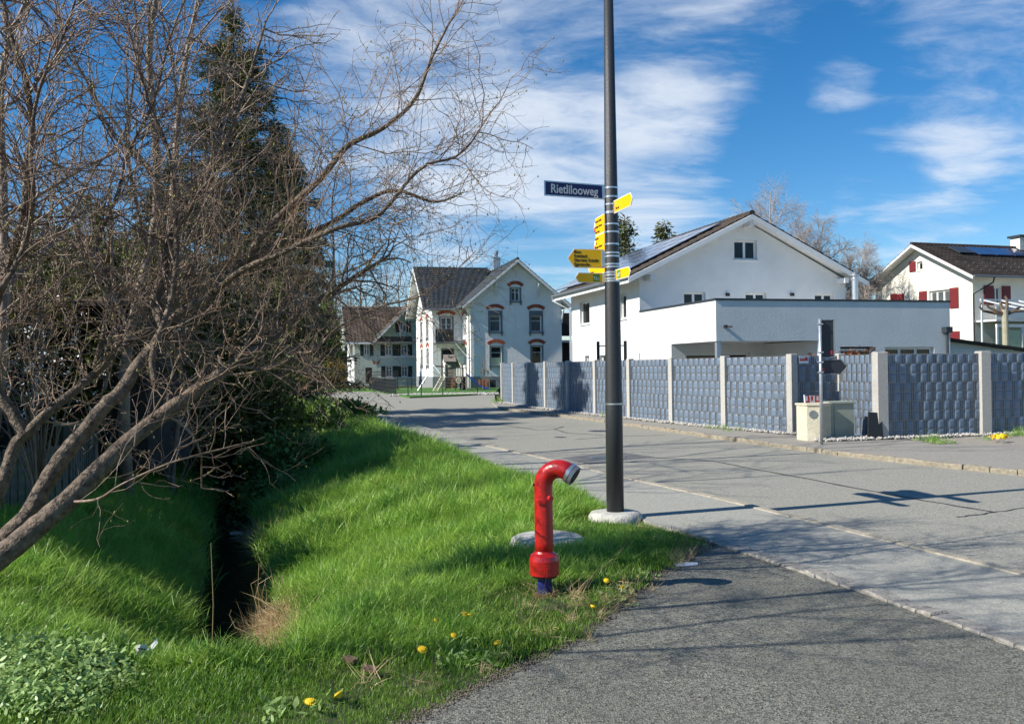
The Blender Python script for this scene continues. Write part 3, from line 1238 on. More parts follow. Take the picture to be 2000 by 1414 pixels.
# the terrace block: parapet band, open corner underneath, solid right half
C_.wall('x', 0, [(0, zb_), (yb, zb_), (yb, zt_), (0, zt_)], (), M_WALLC)
XR = 9.70
xo = C_.lx(1598, 0)
wh = [(C_.lx(1728, 0), C_.lx(1824, 0), .9, C_.lz(1728, 678, C_.lx(1728, 0), 0))]
C_.wall('y', 0, [(0, zb_), (xo, zb_), (xo, zt_), (0, zt_)], (), M_WALLC)
C_.wall('y', 0, [(xo, -.1), (XR, -.1), (XR, zt_), (xo, zt_)], wh + [(xo + .9, xo + 2.3, .1, C_.lz(1680, 677, C_.lx(1680, 0), 0))], M_WALLC)
C_.window('y', 0, wh[0], fw=.09, mull=2)
C_.window('y', 0, (xo + .9, xo + 2.3, .1, 2.15), fw=.08, mull=0, sill=False)
C_.wall('x', XR, [(0, -.1), (yb + 5, -.1), (yb + 5, zt_), (0, zt_)], (), M_WALLC, out=1)
b = MB()
b.box(.03, XR - .03, .03, yb - .01, zb_ + .03, zb_ + .33)
b.box(.02, .27, .02, yb - .02, zb_ + .35, zt_ - .03)
b.box(.28, XR - .02, .02, .27, zb_ + .35, zt_ - .03)
C_.part('terrace_slab', M_WALLC, b)
b = MB()
b.box(-.03, XR + .03, -.025, .30, zt_ + .002, zt_ + .07)
b.box(-.03, .30, .302, yb - .004, zt_ + .002, zt_ + .07)
C_.part('parapet_cap', M_CAP, b)
# inside of the open terrace
bw = [(.6, 3.4, .05, 2.1), (4.1, xo - .05, .05, 2.1)]
C_.wall('y', 3.52, [(0, -.1), (xo, -.1), (xo, zb_ + .05), (0, zb_ + .05)], bw, M_WALLC)
for h in bw:
    C_.window('y', 3.52, h, fw=.1, mull=1, sill=False)
C_.wall('x', xo, [(0, -.1), (3.52, -.1), (3.52, zb_), (0, zb_)], (), M_WALLC, out=-1)
C_.part('terrace_floor', M_PLINTH, MB().box(0, XR, -1.2, yb, -.25, .04))
b = MB()
b.box(.05, .2, .05, .2, -.1, zb_)
C_.part('terrace_post', M_GALV, b)
C_.wall('x', W_, [(yb, -.1), (ye_, -.1), (ye_, ze_ + .1), (yb, ze_ + .1)], (), M_WALLC, out=1)
C_.wall('y', ye_, gable, (), M_WALLC, out=1)
# roof
ov, of_, ob = .73, .60, .35
yf, yr = yb - of_, ye_ + ob + .3
ez, rz = ze_ - .02, zr_
sl_dir = (rz - ez) / (W_ / 2 + ov)
C_.slope((-ov, yr, ez), (-ov, yf, ez), (W_ / 2, yf, rz), (W_ / 2, yr, rz), M_TILE_BR, .14, .33, .40)
C_.slope((W_ + ov, yf, ez), (W_ + ov, yr, ez), (W_ / 2, yr, rz), (W_ / 2, yf, rz), M_TILE_BR, .14, .33, .40)
C_.ridge((W_ / 2, yf, rz + .02), (W_ / 2, yr, rz + .02), M_TILE_BR)
b = MB()
for sgn, x0 in ((1, -ov), (-1, W_ + ov)):
    a, c_ = Vector((x0, yf - .035, ez - .1)), Vector((W_ / 2, yf - .035, rz - .1))
    b.obox(a - Vector((0, 0, .16)), c_ - a, (0, .03, 0), (0, 0, .20))
C_.part('verge_board', M_EAVE, b)
for x, z in ((W_ / 2, rz - .42), (.35, ez + .0), (W_ - .35, ez + .0)):
    C_.part('purlin_end', M_EAVE, MB().box(x - .1, x + .1, yf + .02, yb - .002, z - .12, z + .1))
b = MB()
b.obox((-ov - .02, yf, ez - .26), (0, yr - yf, 0), (.03, 0, 0), (0, 0, .2))
C_.part('eave_board', M_EAVE, b)
b = MB()
b.tube([(-ov - .09, yf, ez - .03), (-ov - .09, yr, ez - .03)], .07, 10)
C_.part('gutter', M_GREYM, b)
b = MB()
b.tube([(-ov - .09, yr - .1, ez - .06), (-ov - .09, yr - .1, ez - .25), (-.1, ye_ - .1, ez - .75), (-.1, ye_ - .1, 0)], .045, 8)
C_.part('downpipe', M_GALV, b)
# solar panels: 5 rows up the slope, 8 along
sx = Vector((W_ / 2 + ov, 0, rz - ez)).normalized()
sn = Vector((-sx.z, 0, sx.x))
pw, ph_ = 1.68, 1.02
sb_ = MB()
sb_.obox((0, 0, 0), (pw - .03, 0, 0), (0, ph_ - .03, 0), (0, 0, .035))
SLEN = math.hypot(W_ / 2 + ov, rz - ez)
fr = []
for i in range(5):
    for j in range(6):
        d0 = .55 + i * ph_
        y0 = yf + 1.35 + j * pw
        p = Vector((-ov, y0, ez)) + sx * d0 + sn * .13
        b = MB()
        b.obox(p, sx * (ph_ - .035), (0, pw - .035, 0), sn * .035)
        o = b.build('solar_panel', M_SOLAR, C_.root)
        b2 = MB()
        for a0, a1, c0, c1 in ((0, ph_ - .035, 0, .025), (0, ph_ - .035, pw - .06, pw - .035), (0, .025, .025, pw - .06), (ph_ - .06, ph_ - .035, .025, pw - .06)):
            b2.obox(p + sx * a0 + Vector((0, c0, 0)) + sn * .03, sx * (a1 - a0), (0, c1 - c0, 0), sn * .012)
        b2.build('panel_frame', M_ALU, o)
# lamps, flue, camera, rain head
for px in (1421, 1547):
    x = C_.lx(px, yb)
    z = C_.lz(px, 576, x, yb)
    o = C_.part('wall_lamp', M_BLACK, MB().box(x - .07, x + .07, yb - .12, yb - .002, z - .06, z + .07))
xf = C_.lx(1671, 4.6)
zf0, zf1 = C_.lz(1671, 531, xf, 4.6), 3.0
C_.part('flue_pipe', M_ALU, MB().lathe((xf, 4.6, 0), [(.125, 2.9), (.125, zf0 - .35), (.16, zf0 - .33), (.16, zf0 - .27), (.11, zf0 - .25), (.11, zf0 - .18), (.2, zf0 - .16), (.2, zf0 - .12), (.1, zf0 - .1), (.17, zf0 - .05), (.02, zf0)], 16))
x = C_.lx(1416, 0)
z = C_.lz(1416, 638, x, 0)
b = MB()
b.box(x - .06, x + .02, -.16, -.002, z - .04, z + .05)
b.bar((x, -.1, z), (x + .1, -.3, z - .02), .06)
C_.part('security_camera', M_BLACK, b)
x = C_.lx(1846, 0)
z = C_.lz(1846, 645, x, 0)
b = MB()
b.box(x - .16, x + .12, -.25, -.004, z - .1, z + .12)
b.tube([(x - .02, -.12, z - .1), (x - .02, -.12, 0)], .05, 10)
C_.part('rain_head', M_CAP, b)

# carport beside the white house
x0 = XR + .06
sh = thing('shed', 'low white shed with sloping roof leaning against the white house', 'shed', C_.w(x0, .5), .267)


def cp_(px, y):
    return C_.lx(px, y) - x0


zl = C_.lz(1860, 661, x0, .5)
b = MB()
L_ = 8.5
b.prism([(0, 0, -.1), (L_, 0, -.1), (L_, 0, zl - 1.05), (0, 0, zl - .08)], (0, 5, 0))
b.build('wall', M_WALLC, sh)
b = MB()
b.prism([(0, -.35, zl - .07), (L_ + .3, -.35, zl - 1.07), (L_ + .3, -.35, zl - .98), (0, -.35, zl + .02)], (0, 5.7, 0))
b.build('roof', M_WOODD, sh)
b = MB()
b.box(.05, 3.3, -.045, -.002, zl - .62, zl - .56)
b.box(.05, 3.3, -.045, -.002, zl - .48, zl - .42)
b.build('cornice', M_FRAMEW, sh)
b = MB()
b.box(.12, 1.25, -.03, -.002, .5, zl - .75)
b.build('window', M_PANE, sh)

# ---- old white house (middle)
B_ = House('old_white_house', 'white two storey house with brick window arches, balcony and black tiled cross roof', 'house', 920, 70.0, .235, .05)
WB = B_.lx(1097.2, 0)
ezB = B_.lz(904, 597, -.7, -.6)
rzB = B_.lz(1015.8, 506, WB / 2, -.6)


def zB(py, x=0, y=0, px=1000):
    return B_.lz(px, py, x, y)


def archwin(axis, c, h, out=-1, wd=.14, mull=1, arch=True, blind=None, box=.18, surround=True, pm=None):
    B_.window(axis, c, h, out=out, depth=.16, fw=.06, mull=mull, transom=.68, pm=pm or M_PANE, sill=False, blind=blind)
    u0, u1, z0, z1 = h

    def pt(u, d, z):
        return (u, c + out * d, z) if axis == 'y' else (c + out * d, u, z)

    def bx(b, a0, a1, d0, d1, zz0, zz1):
        q0, q1 = sorted((c + out * d0, c + out * d1))
        if axis == 'y':
            b.box(a0, a1, q0, q1, zz0, zz1)
        else:
            b.box(q0, q1, a0, a1, zz0, zz1)
    if surround:
        b = MB()
        bx(b, u0 - wd, u0 - .002, .004, .04, z0, z1)
        bx(b, u1 + .002, u1 + wd, .004, .04, z0, z1)
        bx(b, u0 - wd, u1 + wd, .004, .045, z1 + .002, z1 + box)
        bx(b, u0 - wd - .05, u1 + wd + .05, .004, .12, z0 - .12, z0 - .002)
        bx(b, u0 - wd, u0 - .02, .004, .09, z0 - .32, z0 - .122)
        bx(b, u1 + .02, u1 + wd, .004, .09, z0 - .32, z0 - .122)
        B_.part('window_surround', M_FRAMEG, b)
    if arch:
        w = (u1 - u0) / 2 + wd + .04
        rise = .22
        Rr = (w * w + rise * rise) / (2 * rise)
        cu, cz = (u0 + u1) / 2, z1 + box + .10 + rise - Rr + (-.05)
        amax = math.asin(w / Rr)
        n = 11
        for i in range(n):
            a0 = -amax + 2 * amax * i / n + .006
            a1 = -amax + 2 * amax * (i + 1) / n - .006
            r0_, r1_ = Rr, Rr + .27
            ps = [(cu + r * math.sin(a), cz + r * math.cos(a)) for r, a in ((r0_, a0), (r0_, a1), (r1_, a1), (r1_, a0))]
            b = MB()
            b.prism([pt(p[0], .004, p[1]) for p in ps], (0, out * .05, 0) if axis == 'y' else (out * .05, 0, 0))
            b.build('brick', M_BRICK, B_.root)


hB = []
specB = []
for a, c_, t, bo in ((957, 978, 617, 648), (1037, 1057.5, 617, 648), (958.5, 979, 677, 714), (1038.5, 1057.5, 676, 714)):
    hh = (B_.lx(a, 0), B_.lx(c_, 0), zB(bo, B_.lx(a), 0, a), zB(t, B_.lx(a), 0, a))
    hB.append(hh)
hat = (B_.lx(999.5, 0), B_.lx(1015.5, 0), zB(588, B_.lx(1007), 0, 1007), zB(563, B_.lx(1007), 0, 1007))
hB.append(hat)
B_.wall('y', 0, [(0, .9), (WB, .9), (WB, ezB + .45), (WB / 2, rzB - .25), (0, ezB + .45)], hB, M_WALLB)
for i, h in enumerate(hB):
    archwin('y', 0, h, box=.42 if i < 2 else .06, blind=(.03, .42, M_BLIND) if i == 2 else None, pm=M_CURTAIN if i in (0, 1) else None, mull=1 if i == 4 else 0)
B_.part('plinth', M_PLINTH, MB().box(-.04, WB + .04, -.05, 10, -.3, .9))
# side of the front block and the recess
RC = 4.0
XW = B_.lx(845, RC)
hs_ = []
y0, y1 = B_.ly(911, 0), B_.ly(905, 0)
zwin = [(zB(655, 0, 2, 907), zB(619, 0, 2, 907)), (zB(712, 0, 2, 907), zB(678, 0, 2, 907))]
for z0, z1 in zwin:
    hs_.append((y0, y1, z0, z1))
B_.wall('x', 0, [(0, .9), (RC + .1, .9), (RC + .1, ezB + .3), (0, ezB + .3)], hs_, M_WALLB)
for h in hs_:
    archwin('x', 0, h, surround=False, box=.05, mull=0)
hw = []
hw.append((B_.lx(861, RC), B_.lx(883, RC), zB(664, XW, RC, 870), zB(619, XW, RC, 870)))
hw.append((B_.lx(861, RC), B_.lx(887, RC), .35, zB(680, XW, RC, 870)))
ezW = ezB
B_.wall('y', RC, [(XW, .9), (-.01, .9), (-.01, ezW + .3), (XW, ezW + .3)], [(h[0], h[1], max(h[2], .9), h[3]) for h in hw], M_WALLB)
B_.window('y', RC, hw[0], fw=.08, mull=1, pm=M_CURTAIN, sill=False)
archwin('y', RC, hw[0], mull=1, box=.06)
B_.window('y', RC, hw[1], fw=.12, fm=M_FRAMEG, mull=0, sill=False)
YB1 = B_.ly(813, XW)
zrW = zB(524, XW - .8, (RC + YB1) / 2, 805)
hg = []
for z0, z1 in zwin:
    for yy in (RC + (YB1 - RC) * .24, RC + (YB1 - RC) * .60):
        hg.append((yy, yy + .95, z0, z1))
B_.wall('x', XW, [(RC, .9), (YB1, .9), (YB1, ezW + .2), ((RC + YB1) / 2, zrW - .45), (RC, ezW + .2)], hg, M_WALLB)
for h in hg:
    archwin('x', XW, h, mull=0, box=.04)
B_.part('plinth', M_PLINTH, MB().box(XW - .05, -.06, RC - .05, YB1, -.3, .9))
B_.wall('x', WB, [(0, .0), (11, .0), (11, ezB + .3), (0, ezB + .3)], (), M_WALLB, out=1)
# weatherboarded gable triangle
b = MB()
ym = (RC + YB1) / 2
nb = 12
for i in range(nb):
    t0, t1 = i / nb, (i + .92) / nb
    z0, z1 = ezW + .0 + (zrW - ezW - .6) * t0, ezW + .0 + (zrW - ezW - .6) * t1
    hwid = ((YB1 - RC) / 2 + .1) * (1 - t1)
    b.box(XW - .06, XW - .004, ym - hwid, ym + hwid, z0, z1)
B_.part('gable_boarding', M_EAVE, b, kind='stuff')
# roofs
oB = .75
B_.slope((-oB, RC + 2.6, ezB), (-oB, -.7, ezB), (WB / 2, -.7, rzB), (WB / 2, ym + 1, rzB), M_TILE_DK, .14, .33, .38)
B_.slope((WB + oB, -.7, ezB), (WB + oB, 11, ezB), (WB / 2, 11, rzB), (WB / 2, -.7, rzB), M_TILE_DK, .14, .33, .38)
xe0 = XW - .9
B_.slope((xe0, RC - oB, ezW), (.4, RC - oB, ezW), (WB / 2 - .2, ym, zrW), (xe0, ym, zrW), M_TILE_DK, .14, .33, .38)
B_.slope((WB / 2, YB1 + oB, ezW), (xe0, YB1 + oB, ezW), (xe0, ym, zrW), (WB / 2, ym, zrW), M_TILE_DK, .14, .33, .38)
B_.ridge((WB / 2, -.7, rzB + .02), (WB / 2, ym + 1, rzB + .02), M_TILE_DK)
B_.ridge((xe0, ym, zrW + .02), (WB / 2 - .4, ym, zrW + .02), M_TILE_DK)
b = MB()
for x0_ in (-oB, WB + oB):
    a, c_ = Vector((x0_, -.74, ezB - .1)), Vector((WB / 2, -.74, rzB - .1))
    b.obox(a - Vector((0, 0, .16)), c_ - a, (0, .035, 0), (0, 0, .22))
for y0_ in (RC - oB, YB1 + oB):
    a, c_ = Vector((xe0 - .04, y0_, ezW - .1)), Vector((xe0 - .04, ym, zrW - .1))
    b.obox(a - Vector((0, 0, .16)), c_ - a, (.035, 0, 0), (0, 0, .22))
B_.part('verge_board', M_EAVE, b)
for x, zz in ((.0, ezB - .75), (WB, ezB - .75), (WB * .27, ezB + 1.35), (WB * .73, ezB + 1.35)):
    b = MB()
    b.bar((x, -.02, zz - .5), (x, -.62, zz + .45), .1)
    b.bar((x, -.02, zz + .42), (x, -.66, zz + .42), .1)
    b.bar((x, -.06, zz - .6), (x, -.06, zz + .45), .1)
    B_.part('eave_bracket', M_EAVE, b)
b = MB()
b.tube([(-oB - .05, -.7, ezB - .04), (-oB - .05, RC - oB, ezB - .04)], .08, 8)
b.tube([(xe0, RC - oB - .06, ezW - .04), (-oB, RC - oB - .06, ezW - .04)], .08, 8)
b.tube([(-oB - .05, -.5, ezB - .1), (-.15, -.1, ezB - .8), (-.15, -.1, 0)], .055, 8)
B_.part('gutter', M_GREYM, b)
xc, yc = B_.lx(971, ym), ym
ztop = zB(503, xc, yc, 971)
b = MB()
b.box(xc - .32, xc + .32, yc - .32, yc + .32, zrW - .8, ztop)
o = B_.part('chimney', M_GALV, b)
MB().lathe((xc, yc, ztop), [(.16, 0), (.16, .3), (.2, .32), (.2, .55), (.12, .6)], 12).build('chimney_cowl', M_GREYM, o)
# balcony in the recess
by0 = RC - 1.7
bx0, bx1 = B_.lx(851, by0), -.02
bz = zB(670, bx0, by0, 860)
o = B_.part('balcony', M_PLINTH, MB().box(bx0, bx1, by0, RC - .003, bz, bz + .22))
b = MB()
for i in range(22):
    x = bx0 + .03 + (bx1 - bx0 - .06) * i / 21
    b.box(x - .014, x + .014, by0 - .03, by0 - .004, bz - .1, bz + 1.15)
b.box(bx0, bx1, by0 - .035, by0 + .0, bz + 1.15, bz + 1.19)
b.build('railing', M_GREYM, o, kind='stuff')
MB().box(bx0 - .03, bx0 + 1.45, by0 - .06, by0 - .036, bz + .12, bz + 1.14).build('privacy_cloth', M_BLACK, o)
b = MB()
b.bar(B_.root.matrix_world.to_3x3() @ Vector((0, 0, 0)) + Vector((bx0 + 1.6, by0 - .3, bz - .05)), (-.25, -1.2, bz - 1.55), .05)
B_.part('awning_arm', M_GALV, b)

# ---- green and white house far left
A_ = House('green_house', 'pale green house with brown tiled roof and dark green shutters', 'house', 692, 88.0, .25, .2)
WA = A_.lx(860, 0)
xg = A_.lx(727, 0)
ezA = A_.lz(725, 668, xg, -.5)
rzA = A_.lz(700, 598, 0, 4.5)
hA = []
for a, c_, t, bo in ((752.5, 765, 674, 694), (783, 795, 674, 694), (753, 765, 716, 735.5), (783.5, 795, 716, 735.5), (711, 721, 674, 694)):
    hA.append((A_.lx(a), A_.lx(c_), A_.lz(a, bo, A_.lx(a), 0), A_.lz(a, t, A_.lx(a), 0)))
hA.append((A_.lx(713), A_.lx(726), .0, A_.lz(715, 718, A_.lx(715), 0)))
xgm = (xg + WA + 1) / 2
zgr = ezA + (xgm - xg) * 1.02
A_.wall('y', 0, [(0, -.3), (WA, -.3), (WA, ezA + .2), (0, ezA + .2)], hA, M_WALLA)
hA2 = [(A_.lx(781.5), A_.lx(793), A_.lz(790, 648, A_.lx(790), 0), A_.lz(790, 629, A_.lx(790), 0))]
A_.wall('y', -.03, [(xg + .2, ezA + .22), (WA, ezA + .22), (WA, ezA + .6), (xgm, zgr - .3), (xg + .2, ezA + .6)], hA2, mat('green shingle wall', (.40, .50, .36), .85, .12, 2, .5, 14))
for h in hA[:5] + hA2:
    A_.window('y', 0 if h in hA else -.03, h, mull=1, fw=.08, transom=.66, pm=M_CURTAIN)
    w = (h[1] - h[0])
    A_.shutter('y', 0 if h in hA else -.05, h[0] - w * .78, h[0] - .06, h[2] - .05, h[3] + .05, M_SHUTG)
    A_.shutter('y', 0 if h in hA else -.05, h[1] + .06, h[1] + w * .78, h[2] - .05, h[3] + .05, M_SHUTG)
A_.window('y', 0, hA[5], fw=.1, mull=0, sill=False, fm=M_SHUTG)
b = MB()
for zz in (ezA + .2, A_.lz(760, 697, 3, 0), A_.lz(760, 738, 3, 0)):
    b.box(A_.lx(735), WA, -.09, -.004, zz - .09, zz + .06)
A_.part('string_course', M_FRAMEW, b)
y1A = A_.ly(678, 0)
A_.wall('x', 0, [(0, -.3), (y1A, -.3), (y1A, ezA + .2), (y1A / 2, rzA - .3), (0, ezA + .2)], [(y1A * .3, y1A * .42, 3.0, 4.2), (y1A * .6, y1A * .72, 3.0, 4.2), (y1A * .45, y1A * .57, .7, 2.0)], stucco('white render', (.78, .78, .75), .3, 6))
for h in ((y1A * .3, y1A * .42, 3.0, 4.2), (y1A * .6, y1A * .72, 3.0, 4.2), (y1A * .45, y1A * .57, .7, 2.0)):
    A_.window('x', 0, h, mull=0)
A_.slope((-.9, -.8, ezA), (xgm, -.8, ezA), (xgm, y1A / 2, rzA), (-.9, y1A / 2, rzA), M_TILE_BR2, .14, .34, .42)
A_.slope((xgm + 6, y1A + .7, ezA), (-.9, y1A + .7, ezA), (-.9, y1A / 2, rzA), (xgm + 6, y1A / 2, rzA), M_TILE_BR2, .14, .34, .42)
A_.slope((xg - .1, 4.5, ezA), (xg - .1, -1.0, ezA - .05), (xgm, -1.0, zgr), (xgm, 6, zgr), M_TILE_BR2, .14, .34, .42)
A_.slope((2 * xgm - xg + .1, -1, ezA - .05), (2 * xgm - xg + .1, 4.5, ezA), (xgm, 6, zgr), (xgm, -1, zgr), M_TILE_BR2, .14, .34, .42)
b = MB()
a, c_ = Vector((xg - .1, -1.04, ezA - .15)), Vector((xgm, -1.04, zgr - .1))
b.obox(a - Vector((0, 0, .2)), c_ - a, (0, .035, 0), (0, 0, .26))
b.box(-.9, xg - .2, -.86, -.82, ezA - .22, ezA - .02)
A_.part('verge_board', M_EAVE, b)
b = MB()
for yy in range(6):
    b.box(-.93, -.9, .4 + yy * 1.2, 1.5 + yy * 1.2, ezA - .8, ezA + .6 + 1.2 * (1 - abs(yy - 2.5) / 3))
A_.part('gable_boarding', M_WALLA, b, kind='stuff')
# butterfly ornament on the wall
xb_, zb2 = A_.lx(734), A_.lz(734, 707, 3, 0)
b = MB()
for sg in (-1, 1):
    b.prism([(xb_, -.03, zb2 - .1), (xb_ + sg * .42, -.03, zb2 + .28), (xb_ + sg * .34, -.03, zb2 - .02), (xb_ + sg * .24, -.03, zb2 - .28)], (0, -.02, 0))
A_.part('butterfly_ornament', M_WOODR, b)

# ---- cream house on the right
D_ = House('cream_house', 'cream house with wine red shutters and brown roof carrying solar collectors', 'house', 1902, 56.0, .31, .1)
yD = D_.ly(1711, 0)
ezD = D_.lz(1912, 539, .0, -.7)
rzD = D_.lz(1787, 477, -.6, yD / 2)
LD = 14.0


def dz(py, y):
    q = D_.w(0, y)
    px = 1000 + 1700 * q.x / q.y
    return D_.lz(px, py, 0, y)


hD = []


def dyz(p0, p1, t, bo):
    y0, y1 = D_.ly(p1, 0), D_.ly(p0, 0)
    return (y0, y1, dz(bo, (y0 + y1) / 2), dz(t, (y0 + y1) / 2))


hD = [dyz(1793, 1804, 511, 529), dyz(1816, 1856, 567, 596)]
D_.wall('x', 0, [(0, -.2), (yD, -.2), (yD, ezD + .25), (yD / 2, rzD - .2), (0, ezD + .25)], hD, M_WALLD)
D_.window('x', 0, hD[0], mull=0, fw=.12)
D_.window('x', 0, hD[1], mull=2, fw=.12, pm=M_CURTAIN)
for q in (dyz(1779, 1791, 511, 531), dyz(1797, 1812, 569, 600), dyz(1857, 1874, 562, 602), dyz(1741, 1753, 574, 600), dyz(1753.5, 1767, 574, 600), dyz(1857, 1875, 647, 668)):
    D_.shutter('x', 0, q[0], q[1], q[2], q[3], M_SHUTR)
hd2 = [(D_.lx(1942), D_.lx(1956), D_.lz(1945, 593, 1.5, 0), D_.lz(1945, 561, 1.5, 0)), (D_.lx(2040), D_.lx(2060), D_.lz(1945, 593, 1.5, 0), D_.lz(1945, 561, 1.5, 0))]
D_.wall('y', 0, [(0, -.2), (LD, -.2), (LD, ezD + .25), (0, ezD + .25)], hd2, M_WALLD)
D_.window('y', 0, hd2[0], mull=1, pm=M_CURTAIN)
D_.window('y', 0, hd2[1], mull=1, pm=M_CURTAIN)
for p0, p1 in ((1922, 1941), (1957, 1974)):
    D_.shutter('y', 0, D_.lx(p0), D_.lx(p1), hd2[0][2] - .1, hd2[0][3] + .1, M_SHUTR)
D_.wall('x', LD, [(0, -.2), (yD, -.2), (yD, ezD + .25), (yD / 2, rzD - .2), (0, ezD + .25)], (), M_WALLD, out=1)
D_.wall('y', yD, [(0, -.2), (LD, -.2), (LD, ezD + .25), (0, ezD + .25)], (), M_WALLD, out=1)
D_.slope((-.75, -.8, ezD), (LD + .6, -.8, ezD), (LD + .6, yD / 2, rzD), (-.75, yD / 2, rzD), M_TILE_BR, .14, .34, .36)
D_.slope((LD + .6, yD + .8, ezD), (-.75, yD + .8, ezD), (-.75, yD / 2, rzD), (LD + .6, yD / 2, rzD), M_TILE_BR, .14, .34, .36)
D_.ridge((-.75, yD / 2, rzD + .02), (LD, yD / 2, rzD + .02), M_TILE_BR)
b = MB()
for y0_ in (-.8, yD + .8):
    a, c_ = Vector((-.79, y0_, ezD - .1)), Vector((-.79, yD / 2, rzD - .1))
    b.obox(a - Vector((0, 0, .12)), c_ - a, (.035, 0, 0), (0, 0, .18))
D_.part('verge_board', M_EAVE, b)
b = MB()
b.tube([(-.75, -.86, ezD - .03), (LD, -.86, ezD - .03)], .07, 8)
D_.part('gutter', M_GREYM, b)
b = MB()
b.tube([(.9, -.86, ezD - .1), (.85, -.8, ezD - .4), (-.05, -.12, ezD - 1.1), (-.05, -.12, 0)], .05, 8)
D_.part('downpipe', M_WOODD, b)
sdir = Vector((0, yD / 2 + .8, rzD - ezD))
SL = sdir.length
sdir.normalize()
snD = Vector((0, -sdir.z, sdir.y))
for i, (p0, p1) in enumerate(((1862, 1893), (1897, 1928), (1930, 1962), (1965, 1995))):
    yy = yD / 2 - 1.2
    x0_, x1_ = D_.lx(p0, yy), D_.lx(p1, yy)
    st = .62 if i else .66
    p = Vector((x0_, -.8, ezD)) + sdir * (SL * st) + snD * .14
    b = MB()
    b.obox(p, (x1_ - x0_ - .05, 0, 0), sdir * SL * (.86 - st), snD * .08)
    b.build('solar_panel', M_SOLAR if i else M_CAP, D_.root)
xc = D_.lx(1994, yD / 2)
o = D_.part('chimney', M_WALLD, MB().box(xc - .4, xc + .5, yD / 2 - .4, yD / 2 + .4, rzD - .8, rzD + .75))
MB().box(xc - .55, xc + .65, yD / 2 - .55, yD / 2 + .55, rzD + .752, rzD + .9).build('chimney_cap', M_CAP, o)
# snow guards on the tiles
b = MB()
for i in range(3):
    for j in range(20):
        p = Vector((-.2 + j * .7 + (i % 2) * .35, -.8, ezD)) + sdir * (SL * (.12 + .12 * i)) + snD * .07
        b.obox(p, (.05, 0, 0), sdir * .04, snD * .1)
D_.part('snow_guard', M_GREYM, b, kind='stuff')
# balcony and conservatory
bzD = D_.lz(1905, 624, 0, -1.6)
bzt = D_.lz(1905, 596, 0, -1.6)
o = D_.part('balcony', M_FRAMEW, MB().box(.1, LD, -1.7, -.004, bzD - .12, bzD))
MB().box(.1, LD, -1.7, -1.66, bzD + .08, bzt - .12).build('balcony_panel', M_FRAMEW, o)
MB().box(.1, LD, -1.72, -1.66, bzt - .06, bzt).build('handrail', M_ALU, o)
zc1 = D_.lz(1905, 633, 0, -1.6)
b = MB()
b.box(.1, LD, -1.75, -1.62, zc1 - .22, zc1 - .02)
for i in range(7):
    x = .1 + i * 2.05
    b.box(x, x + .16, -1.73, -1.64, 0, zc1 - .22)
o = D_.part('conservatory', M_FRAMEW, b)
for i in range(6):
    x = .1 + i * 2.05
    MB().box(x + .3, x + 1.95, -1.69, -1.67, .1, zc1 - .4).build('pane', M_BLIND, o)
b = MB()
aw0 = D_.lx(1950, -3)
for k_ in range(3):
    b.bar((aw0 + k_ * 1.4, -1.9, bzt + .25), (aw0 + 2.5 + k_ * 1.4, -4.2, bzt - .75), .09)
b.bar((aw0 - .2, -1.9, bzt + .28), (aw0 + 5, -1.9, bzt + .28), .1)
b.bar((aw0 + 2.3, -4.2, bzt - .78), (aw0 + 7, -4.2, bzt - .78), .1)
b.bar((aw0 - .1, -1.9, bzt + .25), (aw0 - .1, -1.9, 0), .09)
D_.part('awning_frame', M_FRAMEW, b)
D_.part('satellite_arm', M_GALV, MB().tube([(-.02, .9, 2.6), (-.5, .9, 2.6), (-.6, .9, 3.0)], .03, 6).bar((-.5, .2, 3.0), (-.6, 1.8, 3.0), .03))

# dark outbuilding seen through the gap between the two white houses
gp0 = P(1101, 700, 60)
gb = thing('garage', 'dark open timber shelter in the gap between the two white houses', 'shelter', (P(1098, 700, 80).x, 80, 0), .25)
MB().box(-.4, 3.5, .8, 3, 0, 3.9).build('back_wall', M_WOODD, gb)
MB().box(-.5, 3.6, -.3, .78, 3.9, 4.1).build('beam', M_FRAMEW, gb)
MB().box(-.5, 3.6, .0, 3.2, 4.6, 6.6).build('roof', M_WOODD, gb)
MB().box(-.35, .0, .5, .78, 0, 3.8).build('post', M_PLINTH, gb)
# pull-up frame behind the fence
pu = thing('exercise_frame', 'dark metal pull-up frame behind the fence in front of the white house', 'exercise frame', (0, 0, 0))
pa, pb = P(1168.5, 700, 31), P(1221.5, 700, 30.6)
for p in (pa, pb):
    zt = P(1168, 667, 31).z
    MB().box(p.x - .05, p.x + .05, p.y - .05, p.y + .05, 0, zt).build('post', M_METALDK, pu)
MB().tube([(pa.x, pa.y, P(1168, 676, 31).z), (pb.x, pb.y, P(1168, 676, 31).z)], .02, 8).build('bar', M_METALDK, pu)

